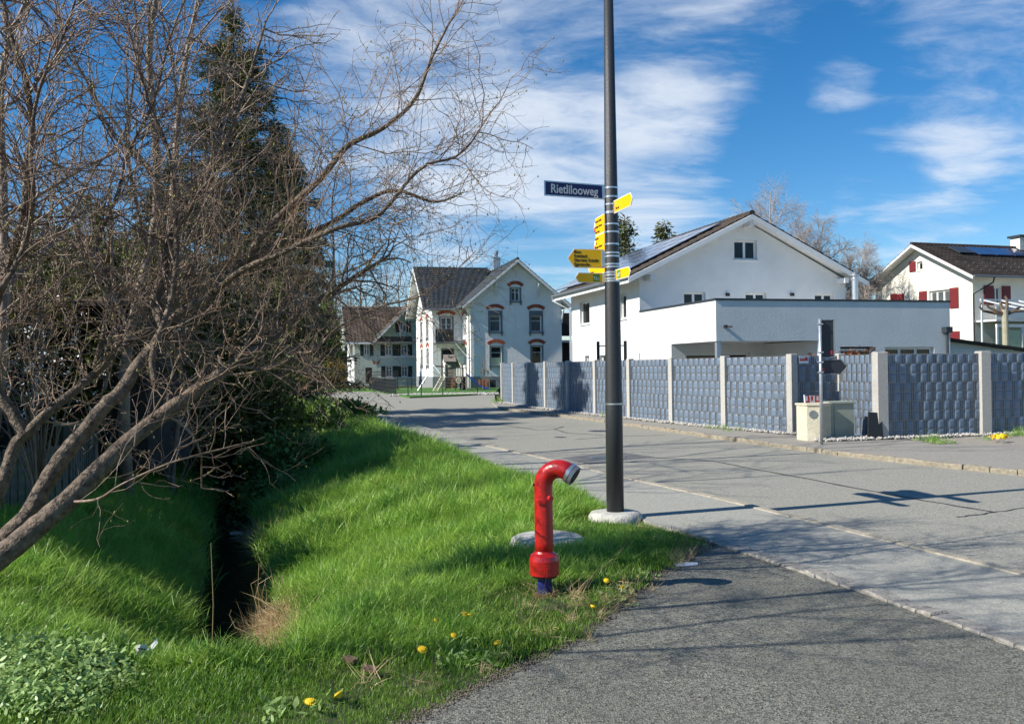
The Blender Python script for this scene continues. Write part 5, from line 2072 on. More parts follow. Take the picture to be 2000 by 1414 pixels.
def scatter(name, meshes, pts, scales, tilt=.0, label=None, cat=None, tilts=None, **kw):
    """one object; each point carries an instance of one of the meshes"""
    col = bpy.data.collections.new(name + '_sources')
    for i, me in enumerate(meshes):
        o = bpy.data.objects.new('source%02d' % i, me)
        col.objects.link(o)
    n = len(pts)
    me = bpy.data.meshes.new(name)
    me.vertices.add(n)
    me.vertices.foreach_set('co', np.asarray(pts, np.float32).ravel())
    rot = np.stack([rng.normal(0, tilt, n), rng.normal(0, tilt, n), rng.uniform(0, 6.283, n)], 1)
    a = me.attributes.new('rot', 'FLOAT_VECTOR', 'POINT')
    a.data.foreach_set('vector', rot.astype(np.float32).ravel())
    a = me.attributes.new('siz', 'FLOAT', 'POINT')
    a.data.foreach_set('value', np.asarray(scales, np.float32))
    a = me.attributes.new('pick', 'INT', 'POINT')
    a.data.foreach_set('value', rng.integers(0, len(meshes), n).astype(np.int32))
    o = bpy.data.objects.new(name, me)
    COL.objects.link(o)
    g = bpy.data.node_groups.new(name + '_nodes', 'GeometryNodeTree')
    g.interface.new_socket('Geometry', in_out='INPUT', socket_type='NodeSocketGeometry')
    g.interface.new_socket('Geometry', in_out='OUTPUT', socket_type='NodeSocketGeometry')
    gi, go = g.nodes.new('NodeGroupInput'), g.nodes.new('NodeGroupOutput')
    ip = g.nodes.new('GeometryNodeInstanceOnPoints')
    ci = g.nodes.new('GeometryNodeCollectionInfo')
    ci.inputs['Collection'].default_value = col
    ci.inputs['Separate Children'].default_value = True
    ci.inputs['Reset Children'].default_value = True

    def attr(nm, ty):
        q = g.nodes.new('GeometryNodeInputNamedAttribute')
        q.data_type = ty
        q.inputs['Name'].default_value = nm
        return q.outputs['Attribute']
    g.links.new(gi.outputs[0], ip.inputs['Points'])
    g.links.new(ci.outputs[0], ip.inputs['Instance'])
    ip.inputs['Pick Instance'].default_value = True
    g.links.new(attr('pick', 'INT'), ip.inputs['Instance Index'])
    er = g.nodes.new('FunctionNodeEulerToRotation')
    g.links.new(attr('rot', 'FLOAT_VECTOR'), er.inputs[0])
    g.links.new(er.outputs[0], ip.inputs['Rotation'])
    g.links.new(attr('siz', 'FLOAT'), ip.inputs['Scale'])
    g.links.new(ip.outputs[0], go.inputs[0])
    md = o.modifiers.new('scatter', 'NODES')
    md.node_group = g
    tag(o, label, cat, kind='stuff')
    return o


ED_xy = [(p.x, p.y) for p in ED]


def edge_x(y):
    """x of the pavement's grass edge at depth y"""
    yy = [p[1] for p in ED_xy][::-1]
    xx = [p[0] for p in ED_xy][::-1]
    return np.interp(y, yy, xx)


grass_poly = [(p.x, p.y) for p in NEAR[:-2]] + [(-9, 2.5), (-14, 12), (-14, 40)] + [(p.x, p.y) for p in ED]


def sample(y0, y1, n, xr):
    y = rng.uniform(y0, y1, n)
    x = rng.uniform(xr[0], xr[1], n)
    ok = in_poly_np(x, y, grass_poly) & ((np.abs(.951 * (x - stream_x(y)) + .14) > .46) | (y < 5.2))
    # keep what the camera can see, plus a margin
    u = x / y * 1700
    ok &= (u > -1120) & (u < 1100)
    return x[ok], y[ok]


def dens_noise(x, y, s, o=0.0):
    return np.array([mnoise.noise(Vector((a * s + o, b_ * s, o))) for a, b_ in zip(x, y)])


X, Y_, SC = [], [], []
ST1, ST2, ST3 = T(540, 1262), T(565, 1205), T(503, 1060)
LX, LY, LS = [], [], []
for y0, y1, n, fac in ((3.2, 5, 9500, .8), (5, 7, 11500, .9), (7, 10, 14000, 1.05), (10, 15, 13500, 1.35), (15, 24, 13000, 1.75), (24, 40, 7000, 2.3)):
    x, y = sample(y0, y1, n * 2, (-14, 3.6))
    d = .951 * (x - stream_x(y))
    ex = edge_x(np.clip(y, TIP.y, 40))
    # distance to driveway edge -> short mown grass near the edges and on the lip
    dn = np.full(x.shape, 9.0)
    for i in range(len(NEAR) - 3):
        a, b_ = NEAR[i], NEAR[i + 1]
        ab = np.array([b_.x - a.x, b_.y - a.y])
        t = np.clip(((x - a.x) * ab[0] + (y - a.y) * ab[1]) / (ab @ ab), 0, 1)
        dn = np.minimum(dn, np.hypot(x - a.x - ab[0] * t, y - a.y - ab[1] * t))
    de = ex - x
    hgt = np.clip(.35 + dn * .55, .35, 1) * np.clip(.35 + de * 1.6, .3, 1)
    nn = dens_noise(x, y, 1.1)
    hgt *= 1 + .45 * nn
    hgt = np.where((y < 4.75), hgt * .55, hgt)
    thin = dens_noise(x, y, 2.3, 7.7)
    keep = rng.random(x.shape) < np.clip(1.25 + thin * 1.6 - (dn < .12) * .6 - ((dn < .45) & (y > 5.6)) * .35, .12, 1)
    keep &= np.hypot(x - PX, y - PY) > .33
    for q_, rr_ in ((ST1, .34), (ST2, .22), (ST3, .18)):
        keep &= (np.hypot(x - q_.x, y - q_.y) > rr_) | (rng.random(x.shape) < .12)
    keep &= np.hypot(x - cp2.x, y - cp2.y) > .36
    keep &= ~((np.hypot(x - HX, y - HY) < .10) | ((np.abs(x - HX) < .12) & (y < HY) & (y > HY - .22) & (rng.random(x.shape) < .7)))
    hgt = np.where(np.hypot(x - HX, y - HY + .15) < .35, hgt * .6, hgt)
    hgt = np.where(np.hypot(x - PX, y - PY + .35) < .65, hgt * .4, hgt)
    x, y, hgt = x[keep], y[keep], hgt[keep]
    X.append(x)
    Y_.append(y)
    SC.append(hgt * fac)
X, Y_, SC = map(np.concatenate, (X, Y_, SC))
Z = ground_z(X, Y_) - .01
short = SC < .62
tall_m = [blade_mesh('grass_tuft', 20, .10, .24, .0032, .85, M_GRASS, .055, s_) for s_ in range(5)]
short_m = [blade_mesh('grass_tuft', 24, .04, .10, .0028, .6, M_LAWN, .06, 20 + s_) for s_ in range(4)]
pt_ = np.stack([X, Y_, Z], 1)
scatter('grass', tall_m, pt_[~short], np.clip(SC[~short], .6, 3), .32, 'long lush green grass covering the sloping banks of the ditch', 'grass')
scatter('short_grass', short_m, pt_[short], np.clip(SC[short] * 1.9, .5, 3), .2, 'short mown grass on the verge next to the dark driveway', 'grass')
# dry straw clumps
sm = [blade_mesh('straw_tuft', 26, .08, .22, .0028, 1.6, M_STRAW, .06, 50 + i, 1.2) for i in range(3)]
spx = []
for px, py, n, rr in ((540, 1255, 330, 22), (565, 1205, 90, 26), (520, 1235, 90, 12), (505, 1060, 90, 12), (500, 1010, 30, 12), (740, 1190, 40, 26), (790, 965, 22, 16), (880, 935, 16, 20), (700, 870, 14, 18), (1110, 1215, 22, 40), (1200, 1180, 12, 30), (1330, 1080, 20, 25), (650, 960, 12, 20), (1000, 1210, 30, 40), (900, 1170, 20, 50)):
    for i in range(n):
        p = T(px + rnd.gauss(0, rr), py + rnd.gauss(0, rr * .6))
        spx.append((p.x, p.y, p.z + .01, rnd.uniform(.5, 1.0) * min(1.6, p.y / 7) * (.8 if n > 50 else .5)))
for i in range(1500):
    y = rnd.uniform(4.3, 20) if i % 3 else rnd.uniform(4.3, 9)
    x = float(stream_x(y)) + rnd.uniform(.5, 4.0)
    if in_poly(x, y, grass_poly) and mnoise.noise(Vector((x * .8, y * .8, 4))) > -.05:
        spx.append((x, y, gz(x, y), rnd.uniform(.35, .75) * max(.8, y / 11)))
spx = np.array(spx)
scatter('straw', sm, spx[:, :3], spx[:, 3], .85, 'clumps of dry bleached straw at the water edge and among the grass', 'straw')
# leafy weeds bottom left and on the lip
lm_ = [leaf_mesh('weed_leaves', 40, M_LEAF, .036, .055, .12, 70 + i, 2.2) for i in range(4)]
wp = []
for i in range(420):
    px, py = rnd.gauss(85, 62), rnd.gauss(1325, 42)
    if py > 1414 or py < 1245:
        continue
    p = T(px, py)
    wp.append((p.x, p.y, p.z, rnd.uniform(.6, 1.15)))
for i in range(120):
    p = T(rnd.uniform(-20, 260), rnd.uniform(1190, 1260))
    wp.append((p.x, p.y, p.z, rnd.uniform(.4, .8)))
wp = np.array(wp)
scatter('leafy_weeds', lm_, wp[:, :3] + np.array([0, 0, .02]), wp[:, 3], .4, 'bushy pale green leafy weeds in the bottom left corner', 'weeds')
lm2 = [leaf_mesh('weed_leaves', 12, M_LEAF, .06, .045, .05, 80 + i, 2.6) for i in range(3)]
wp = []
for px, py in ((1010, 1120), (980, 1140), (1030, 1110), (905, 1275), (870, 1262), (850, 1200), (890, 1290), (960, 1290), (1190, 1160), (1215, 1170), (640, 1390), (530, 1395), (1150, 1100), (1290, 1090), (1370, 1062), (1250, 1140)):
    for i in range(4):
        p = T(px + rnd.gauss(0, 14), py + rnd.gauss(0, 8))
        wp.append((*p, rnd.uniform(.6, 1.3)))
wp = np.array(wp)
scatter('broadleaf_weeds', lm2, wp[:, :3], wp[:, 3], .3, 'low rosettes of broad leaves scattered along the grass verge', 'weeds')
# undergrowth over the far part of the ditch
iv = [leaf_mesh('undergrowth_leaves', 40, M_IVY, .07, .16, .4, 90 + i, 1.5) for i in range(4)]
up_ = []
for i in range(1900):
    y = rnd.uniform(15, 40)
    side_ = rnd.choice((-1, 1, 1))
    x = float(stream_x(y)) + (rnd.uniform(.35, 1.6) if side_ > 0 else -rnd.uniform(.55, 2.6))
    if side_ > 0 and y < 17:
        x -= .3
    up_.append((x, y, float(ground_z(x, y)), rnd.uniform(.5, 1.2) * (.8 + y / 40)))
up_ = np.array(up_)
scatter('undergrowth', iv, up_[:, :3], up_[:, 3], .5, 'dark leafy undergrowth overhanging the far part of the ditch', 'undergrowth')
# weeds at the fence foot
wf_ = []
for px, py, n, s_ in ((975, 786, 14, 1.6), (1180, 812, 6, 1.0), (1280, 822, 5, .9), (1400, 837, 7, .8), (1428, 842, 6, .8), (1385, 834, 4, .7), (1455, 842, 4, .7), (1820, 862, 26, 1.0), (1850, 866, 14, .9), (1960, 853, 22, 1.0), (1990, 850, 20, 1.1), (1925, 857, 12, .7), (1800, 860, 8, .8)):
    for i in range(n):
        p = G(px + rnd.gauss(0, 9), py + rnd.gauss(0, 2), .03)
        wf_.append((p.x, p.y, .03, s_ * rnd.uniform(.7, 1.4)))
wf_ = np.array(wf_)
scatter('fence_weeds', lm2 + tall_m[:2], wf_[:, :3], wf_[:, 3] * .8, .3, 'small green weeds growing from the gravel at the fence foot', 'weeds')
# reddish shrub behind the niche fence
rl = [leaf_mesh('shrub_leaves', 16, M_REDLEAF, .14, .10, .25, 97 + i, 2.4) for i in range(2)]
rp = []
for i in range(60):
    p = P(rnd.choice((rnd.uniform(1655, 1692), rnd.uniform(1630, 1660), rnd.uniform(1710, 1730), rnd.uniform(1585, 1600))), 700, 21.5)
    zt2 = P(1670, 676 if 1655 < 1000 + 1700 * p.x / 21.5 < 1692 else 690, 21.5).z
    rp.append((p.x, 21.5 + rnd.uniform(-.3, .3), rnd.uniform(1.4, max(1.45, zt2 - .2)), rnd.uniform(.6, 1.0)))
rp = np.array(rp)
scatter('red_shrub', rl, rp[:, :3], rp[:, 3], .4, 'reddish leaved shrub peeping over the recessed fence panels', 'shrub')

# ------------------------------------------------------------------ small things in the grass
def dandelion_mesh():
    b = MB()
    b.lathe((0, 0, 0), [(.002, -.012), (.012, -.004), (.018, .004), (.014, .009), (.004, .011)], 14)
    for i in range(16):
        a = i / 16 * 6.283
        d_ = Vector((math.cos(a), math.sin(a), 0))
        s_ = Vector((-d_.y, d_.x, 0)) * .0032
        b.quad(d_ * .012 - s_, d_ * .012 + s_ + Vector((0, 0, .002)), d_ * .024 + s_ * .7 + Vector((0, 0, .004)), d_ * .024 - s_ * .7 + Vector((0, 0, .004)))
    return b.mesh('flower_head', M_DAND)


DM = dandelion_mesh()
dl = [(605, 1390, 'nearest to the bottom edge'), (662, 1375, 'just right of the lowest one'), (824, 1283, 'large, alone below the straw patch'), (886, 1254, 'above the leaf rosette'), (907, 1210, 'left one of a close pair'), (919, 1212, 'right one of a close pair'), (971, 1269, 'upright on its stem near the driveway'), (852, 1224, 'small one half hidden by a leaf'), (1184, 1142, 'left one right of the hydrant'), (1216, 1155, 'right one right of the hydrant'), (1158, 1195, 'close to the driveway edge below the hydrant')]
for px, py, lb in dl:
    p = T(px, py + 14)
    hd_ = P(px, py, p.y)
    t = thing('dandelion', 'yellow dandelion flower in the grass, ' + lb, 'dandelion', (p.x, p.y, p.z), rnd.uniform(0, 6), group='dandelions in the verge')
    hz = max(.05, hd_.z - p.z)
    s_ = 1.25 if px < 830 else .95
    link_mesh('flower_head', DM, t, (0, 0, hz + .03), (R(rnd.uniform(10, 40)), 0, 0), (s_, s_, s_))
    MB().tube([(0, 0, -.02), (.004, .004, hz * .6), (0, 0, hz + .022)], .0022, 5).build('stem', M_STEM, t)
# yellow flower clump at the right fence
dcl = []
for i in range(26):
    p = G(1952 + rnd.gauss(0, 9), 853 + rnd.gauss(0, 1.5), .14)
    dcl.append((p.x, p.y, .10 + rnd.uniform(0, .08), 1.6))
dcl = np.array(dcl)
scatter('yellow_flowers', [DM], dcl[:, :3], dcl[:, 3], .5, 'dense clump of yellow flowers at the foot of the dark fence', 'flowers')

M_WOODD2 = mat('brown driftwood', (.13, .085, .055), .85, .4, 25, .6, 60)
pt1 = T(284, 1292)
tr = thing('litter', 'crumpled white plastic wrapper lying in the grass at bottom left', 'litter', pt1 + Vector((0, 0, .10)))
b = MB()
b.poly([(-.07, 0, .03), (-.03, -.01, .06), (.01, .0, .045), (.02, -.02, -.01), (-.05, -.03, -.02)])
b.poly([(.01, -.01, .0), (.05, .0, .07), (.075, .01, .10), (.08, -.02, .075), (.04, -.03, .01)])
b.poly([(.02, -.02, -.01), (.04, -.03, .01), (.07, -.03, -.05), (.08, -.03, -.09), (.045, -.03, -.06)])
b.poly([(-.05, -.03, -.02), (.02, -.02, -.01), (.04, -.04, -.04), (-.02, -.05, -.05)])
b.build('wrapper', M_WHITE, tr)
tr.scale = (.8, .8, .8)
tr.rotation_euler = (.5, .1, .3)
tr.location.z -= .03
b = MB()
for i in range(3):
    b.box(-.045 + i * .018, -.033 + i * .018, -.024, -.021, .025 - i * .004, .036 - i * .004)
b.build('print', M_INK, tr, kind='stuff')
for px, py, s_, an, lb in ((685, 1307, .6, .5, 'short weathered piece of wood in the grass, left of two'), (722, 1326, .6, .2, 'short weathered piece of wood in the grass, right of two')):
    p = T(px, py)
    o = MB().prism([(-.07 * s_, -.018, 0), (.06 * s_, -.022, .004), (.075 * s_, .012, .0), (.01, .024, .0), (-.065 * s_, .018, .0)], (0, 0, .022)).build('wood_piece', M_WOODD2, label=lb, cat='wood')
    o.location = p + Vector((0, 0, .045))
    o.rotation_euler = (.1, .12, -an)
p = G(462, 1043, -.98)
o = MB().prism([(-.09, -.05, 0), (.06, -.06, 0), (.12, .0, 0), (.0, .06, 0), (-.10, .05, 0)], (0, 0, .03)).build('stone', M_STONE, label='pale flat stone lying in the water of the ditch', cat='stone')
o.location = p
# dry reeds leaning over the water
rd = thing('reeds', 'thin dry bent reed stalks standing at the right edge of the ditch water', 'reeds', (0, 0, 0))
for pth in (((512, 1235), (500, 1180), (490, 1140), (510, 1128)), ((515, 1235), (498, 1170), (505, 1140), (530, 1125)), ((518, 1225), (512, 1160), (520, 1128)), ((540, 1210), (541, 1160), (540, 1127), (548, 1124)), ((508, 1230), (504, 1150), (506, 1100)), ((525, 1200), (518, 1140)), ((548, 1190), (552, 1125)), ((505, 1210), (494, 1170), (503, 1135))):
    p0 = T(*pth[0])
    MB().tube([P(x, y, p0.y) for x, y in pth], [.004, .003, .003, .002][:len(pth)], 5).build('stalk', M_STRAW, rd)
for pth, lb in ((((414, 1285), (417, 1180), (412, 1060)), 'tall pale straight stalk hanging at the left edge of the ditch'), (((505, 1245), (460, 1225), (448, 1200), (452, 1190)), 'thin curved dead twig reaching over the dark water')):
    Y0 = 7.6
    o = MB().tube([P(x, y, Y0) for x, y in pth], [.0055, .005, .003, .002][:len(pth)], 5).build('dead_stalk', M_STRAW, label=lb, cat='stalk')

# ------------------------------------------------------------------ trees
def tubes_np(polys, radii, k):
    """polys (N,n,3), radii (N,n) -> verts, quads"""
    Pn = np.asarray(polys, float)
    Rn = np.asarray(radii, float)
    N, n, _ = Pn.shape
    T_ = np.empty_like(Pn)
    T_[:, 1:-1] = Pn[:, 2:] - Pn[:, :-2]
    T_[:, 0] = Pn[:, 1] - Pn[:, 0]
    T_[:, -1] = Pn[:, -1] - Pn[:, -2]
    T_ /= np.linalg.norm(T_, axis=2, keepdims=True) + 1e-9
    ref = np.array([.31, .17, .93])
    main = Pn[:, -1] - Pn[:, 0]
    main /= np.linalg.norm(main, axis=1, keepdims=True) + 1e-9
    refs = np.where(np.abs(main @ ref)[:, None] > .8, np.array([[.9, -.4, .1]]), ref[None])
    A = np.cross(T_, refs[:, None, :])
    A /= np.linalg.norm(A, axis=2, keepdims=True) + 1e-9
    B = np.cross(T_, A)
    an = np.arange(k) / k * 2 * math.pi
    V = Pn[:, :, None, :] + Rn[:, :, None, None] * (A[:, :, None, :] * np.cos(an)[None, None, :, None] + B[:, :, None, :] * np.sin(an)[None, None, :, None])
    base_ = (np.arange(N) * n * k)[:, None, None] + (np.arange(n - 1) * k)[None, :, None]
    j = np.arange(k)[None, None, :]
    jn = (j + 1) % k
    Fq = np.stack([base_ + j, base_ + jn, base_ + k + jn, base_ + k + j], -1).reshape(-1, 4)
    return V.reshape(-1, 3), Fq





class Tubes:
    def __init__(s):
        s.g = {}

    def add(s, pts, rads, k):
        s.g.setdefault((len(pts), k), []).append((pts, rads))

    def build(s, name, m, parent, smooth_=True, **kw):
        Vs, Fs, off = [], [], 0
        for (n, k), L in s.g.items():
            V, Fq = tubes_np([l[0] for l in L], [l[1] for l in L], k)
            Vs.append(V)
            Fs.append(Fq + off)
            off += len(V)
        if not Vs:
            return None
        me = np_mesh(name, np.concatenate(Vs), np.concatenate(Fs), m, smooth_)
        return link_mesh(name, me, parent, **kw)


def unit(v):
    return v / (np.linalg.norm(v) + 1e-9)


def twig_line(r, p, d, L, n, wob, up):
    pts = [p]
    st = L / (n - 1)
    for i in range(n - 1):
        d = unit(d + r.normal(0, wob, 3) + np.array([0, 0, up]))
        p = p + d * st
        pts.append(p)
    return np.array(pts), d


def sprout(r, line, r0, levels, tb, tips, start=.25, bias=None, dens=1.0):
    """side branches along a polyline; levels: list of dicts"""
    lv = levels[0]
    seg = np.linalg.norm(np.diff(line, axis=0), axis=1)
    L = seg.sum()
    cum = np.concatenate([[0], np.cumsum(seg)])
    n = max(1, int(L * (1 - start) / lv['gap'] * dens))
    for i in range(n):
        s_ = L * (start + (1 - start) * (i + r.random()) / n)
        j = min(len(seg) - 1, np.searchsorted(cum, s_) - 1)
        j = max(j, 0)
        t = (s_ - cum[j]) / (seg[j] + 1e-9)
        p = line[j] * (1 - t) + line[j + 1] * t
        d0 = unit(line[j + 1] - line[j])
        q = unit(np.cross(d0, r.normal(0, 1, 3)))
        a = r.uniform(*lv['ang'])
        d = unit(d0 * math.cos(a) + q * math.sin(a) + (bias if bias is not None else 0))
        fr = s_ / L
        ln = r.uniform(*lv['len']) * (1.15 - .6 * fr)
        rr = min(lv['r'], r0 * .6) * r.uniform(.7, 1.1)
        pts, de = twig_line(r, p, d, ln, lv['n'], lv['wob'], lv['up'])
        rads = np.linspace(rr, rr * lv.get('tip', .35), lv['n'])
        tb[lv['set']].add(pts, rads, lv['k'])
        if len(levels) > 1:
            sprout(r, pts, rr, levels[1:], tb, tips, .12, bias, dens)
        else:
            tips.append(pts[-1])
            tips.append(pts[len(pts) // 2])


def bud_mesh(name, tips, size, m, parent, frac, r):
    tp = np.array([t for t in tips if r.random() < frac])
    if len(tp) == 0:
        return
    bv = np.array([(1, 0, 0), (-.5, .8, 0), (-.5, -.8, 0), (0, 0, 1.9), (0, 0, -1.2)], float) * size
    bf = np.array([(0, 1, 3), (1, 2, 3), (2, 0, 3), (1, 0, 4), (2, 1, 4), (0, 2, 4)])
    n = len(tp)
    V = tp[:, None, :] + bv[None] * r.uniform(.6, 1.4, (n, 1, 1))
    Fq = bf[None] + (np.arange(n) * 5)[:, None, None]
    link_mesh(name, np_mesh(name, V.reshape(-1, 3), Fq.reshape(-1, 3), m), parent, kind='stuff')


def resample(ctrl, n):
    c = np.array(ctrl, float)
    t = np.linspace(0, len(c) - 1, n)
    # Catmull-Rom
    out = []
    for u in t:
        i = min(int(u), len(c) - 2)
        f = u - i
        p0, p1, p2, p3 = c[max(i - 1, 0)], c[i], c[i + 1], c[min(i + 2, len(c) - 1)]
        out.append(.5 * ((2 * p1) + (-p0 + p2) * f + (2 * p0 - 5 * p1 + 4 * p2 - p3) * f * f + (-p0 + 3 * p1 - 3 * p2 + p3) * f ** 3))
    return np.array(out)


# ---- the big bare tree in the left foreground
r = np.random.default_rng(11)
BASE = np.array([-3.55, 5.0, -.15])


def px3(pts):
    return [tuple(P(x, y, d)) for x, y, d in pts]


stems = [
    ([tuple(BASE), *px3([(-90, 1160, 5.0), (0, 1088, 5.1), (70, 1030, 5.2), (130, 980, 5.3), (210, 900, 5.5), (300, 822, 5.7), (400, 753, 5.9), (454, 712, 6.05), (527, 664, 6.3), (600, 602, 6.5), (670, 556, 6.7), (760, 500, 7.0)])], .080, .009),
    ([tuple(BASE + [-.1, .1, 0]), *px3([(-60, 1110, 5.2), (0, 1062, 5.3), (55, 1004, 5.4), (85, 952, 5.45), (130, 882, 5.5), (158, 852, 5.55), (207, 791, 5.6), (237, 764, 5.7), (268, 715, 5.8), (318, 645, 6.0), (302, 590, 6.1), (320, 530, 6.2), (340, 450, 6.3), (370, 410, 6.4), (410, 350, 6.5), (440, 280, 6.6), (465, 210, 6.7), (492, 135, 6.8), (520, 40, 7.0)])], .062, .007),
    (px3([(318, 645, 6.0), (355, 610, 6.0), (415, 575, 6.1), (480, 508, 6.2), (560, 470, 6.3), (640, 440, 6.3), (700, 400, 6.4), (770, 372, 6.4), (850, 395, 6.5), (905, 376, 6.6)]), .036, .003),
    (px3([(480, 508, 6.2), (520, 450, 6.2), (570, 400, 6.2), (625, 350, 6.1), (680, 285, 6.1), (750, 250, 6.2), (810, 195, 6.3), (840, 120, 6.4), (870, 60, 6.5), (895, 15, 6.6)]), .028, .004),
    (px3([(415, 575, 6.1), (470, 530, 5.9), (560, 490, 5.8), (660, 445, 5.8), (740, 420, 5.9), (820, 330, 6.1), (900, 300, 6.2), (955, 225, 6.4)]), .024, .004),
    ([tuple(BASE + [-.3, .4, 0]), *px3([(-40, 1040, 5.9), (0, 955, 5.9), (30, 870, 6.0), (52, 846, 6.0), (100, 800, 6.1), (150, 760, 6.2), (200, 715, 6.3), (225, 690, 6.4), (300, 640, 6.6), (360, 560, 6.9), (390, 470, 7.1)])], .050, .007),
    (px3([(50, 850, 6.0), (22, 803, 6.0), (0, 772, 6.0), (-30, 700, 6.0), (-10, 600, 6.2), (30, 480, 6.3), (50, 400, 6.3), (52, 320, 6.4), (62, 250, 6.4), (48, 150, 6.4), (15, 50, 6.4), (0, -60, 6.5)]), .042, .012),
    (px3([(-90, 620, 5.6), (0, 565, 5.7), (50, 470, 5.8), (65, 380, 5.8), (60, 300, 5.9), (75, 180, 5.9), (120, 80, 6.0), (160, -40, 6.1)]), .020, .006),
    (px3([(185, 720, 6.3), (205, 640, 6.3), (213, 560, 6.4), (200, 510, 6.4), (188, 478, 6.5), (230, 380, 6.6), (250, 300, 6.7), (300, 200, 6.8), (330, 80, 6.9), (370, -20, 7)]), .022, .006),
    (px3([(302, 745, 5.75), (298, 690, 5.8), (330, 600, 5.9), (345, 500, 6.0), (340, 400, 6.1), (330, 300, 6.2), (290, 200, 6.2), (262, 100, 6.3), (240, 0, 6.4)]), .022, .006),
    (px3([(130, 980, 5.3), (190, 975, 5.2), (240, 945, 5.15), (330, 905, 5.2), (420, 880, 5.3), (500, 860, 5.4)]), .010, .003),
    (px3([(454, 712, 6.05), (520, 720, 6.1), (600, 700, 6.2), (640, 745, 6.3), (645, 800, 6.3)]), .014, .004),
    (px3([(527, 664, 6.3), (600, 690, 6.2), (660, 640, 6.2), (740, 600, 6.3), (840, 570, 6.4), (930, 490, 6.6)]), .013, .003),
    # limbs rising above and beside the view; they shade the verge and the driveway
    ([tuple(BASE), (-3.5, 4.7, 1.4), (-3.2, 4.4, 2.8), (-2.9, 4.3, 4.2), (-2.6, 4.4, 5.6)], .028, .006),
    ([tuple(BASE), (-3.8, 4.4, 1.2), (-3.7, 3.7, 2.6), (-3.3, 3.2, 4.0), (-2.8, 2.9, 5.0)], .026, .006),
    ([(-3.2, 4.4, 2.8), (-2.5, 4.4, 3.9), (-1.7, 4.5, 4.6), (-1.0, 4.7, 5.2)], .018, .005),
    ([tuple(BASE), (-4.3, 5.1, 1.4), (-4.6, 5.3, 3.0), (-4.4, 5.6, 4.6)], .06, .012),
    ([(-3.7, 3.7, 2.6), (-3.0, 3.9, 4.0), (-2.2, 3.8, 4.9)], .018, .005),
]
tree = thing('bare_tree', 'large leafless grey-brown tree with leaning stems and dense twigs, left foreground', 'tree', tuple(BASE))
inv = Matrix.Translation(-Vector(BASE))
tb = {0: Tubes(), 1: Tubes()}
tips = []
LV = [dict(gap=.060, ang=(.4, 1.4), len=(.4, 1.15), r=.0105, n=8, wob=.22, up=.02, k=4, set=0, tip=.4),
      dict(gap=.078, ang=(.4, 1.4), len=(.2, .6), r=.0052, n=6, wob=.28, up=.02, k=3, set=1, tip=.5),
      dict(gap=.085, ang=(.4, 1.3), len=(.06, .22), r=.0032, n=4, wob=.35, up=.03, k=3, set=1, tip=.6)]
for i, (c, ra, rb_) in enumerate(stems):
    line = resample(c, max(10, len(c) * 4)) - BASE
    nn = len(line)
    wob = r.normal(0, 1, (nn, 3)) * ra * .035
    rads = np.linspace(1, 0, nn) ** .75 * (ra - rb_) + rb_
    rads *= 1 + r.normal(0, .025, nn)
    k = 12 if ra > .03 else 7
    T2 = Tubes()
    T2.add(line + wob, rads, k)
    T2.build('trunk' if i < 2 or c[0] == tuple(BASE) else 'branch', M_BARK if ra > .018 else M_TWIG, tree)
    high = i >= 13
    st_ = .45 if i in (0, 1, 5) else (.3 if high else .06)
    sprout(r, line, rb_ * 2, LV if not high else [dict(LV[0], gap=.085, len=(.6, 1.4), r=.007), dict(LV[1], gap=.09), dict(LV[2], gap=.12)], tb, tips if not high else [], st_, np.array([.10, .0, .05]), 1.0 if i not in (10, 11) else .6)
tb[0].build('boughs', M_TWIG, tree, kind='stuff')
tb[1].build('twigs', M_TWIG, tree, kind='stuff')
bud_mesh('buds', tips, .0055, M_BUD, tree, .22, r)


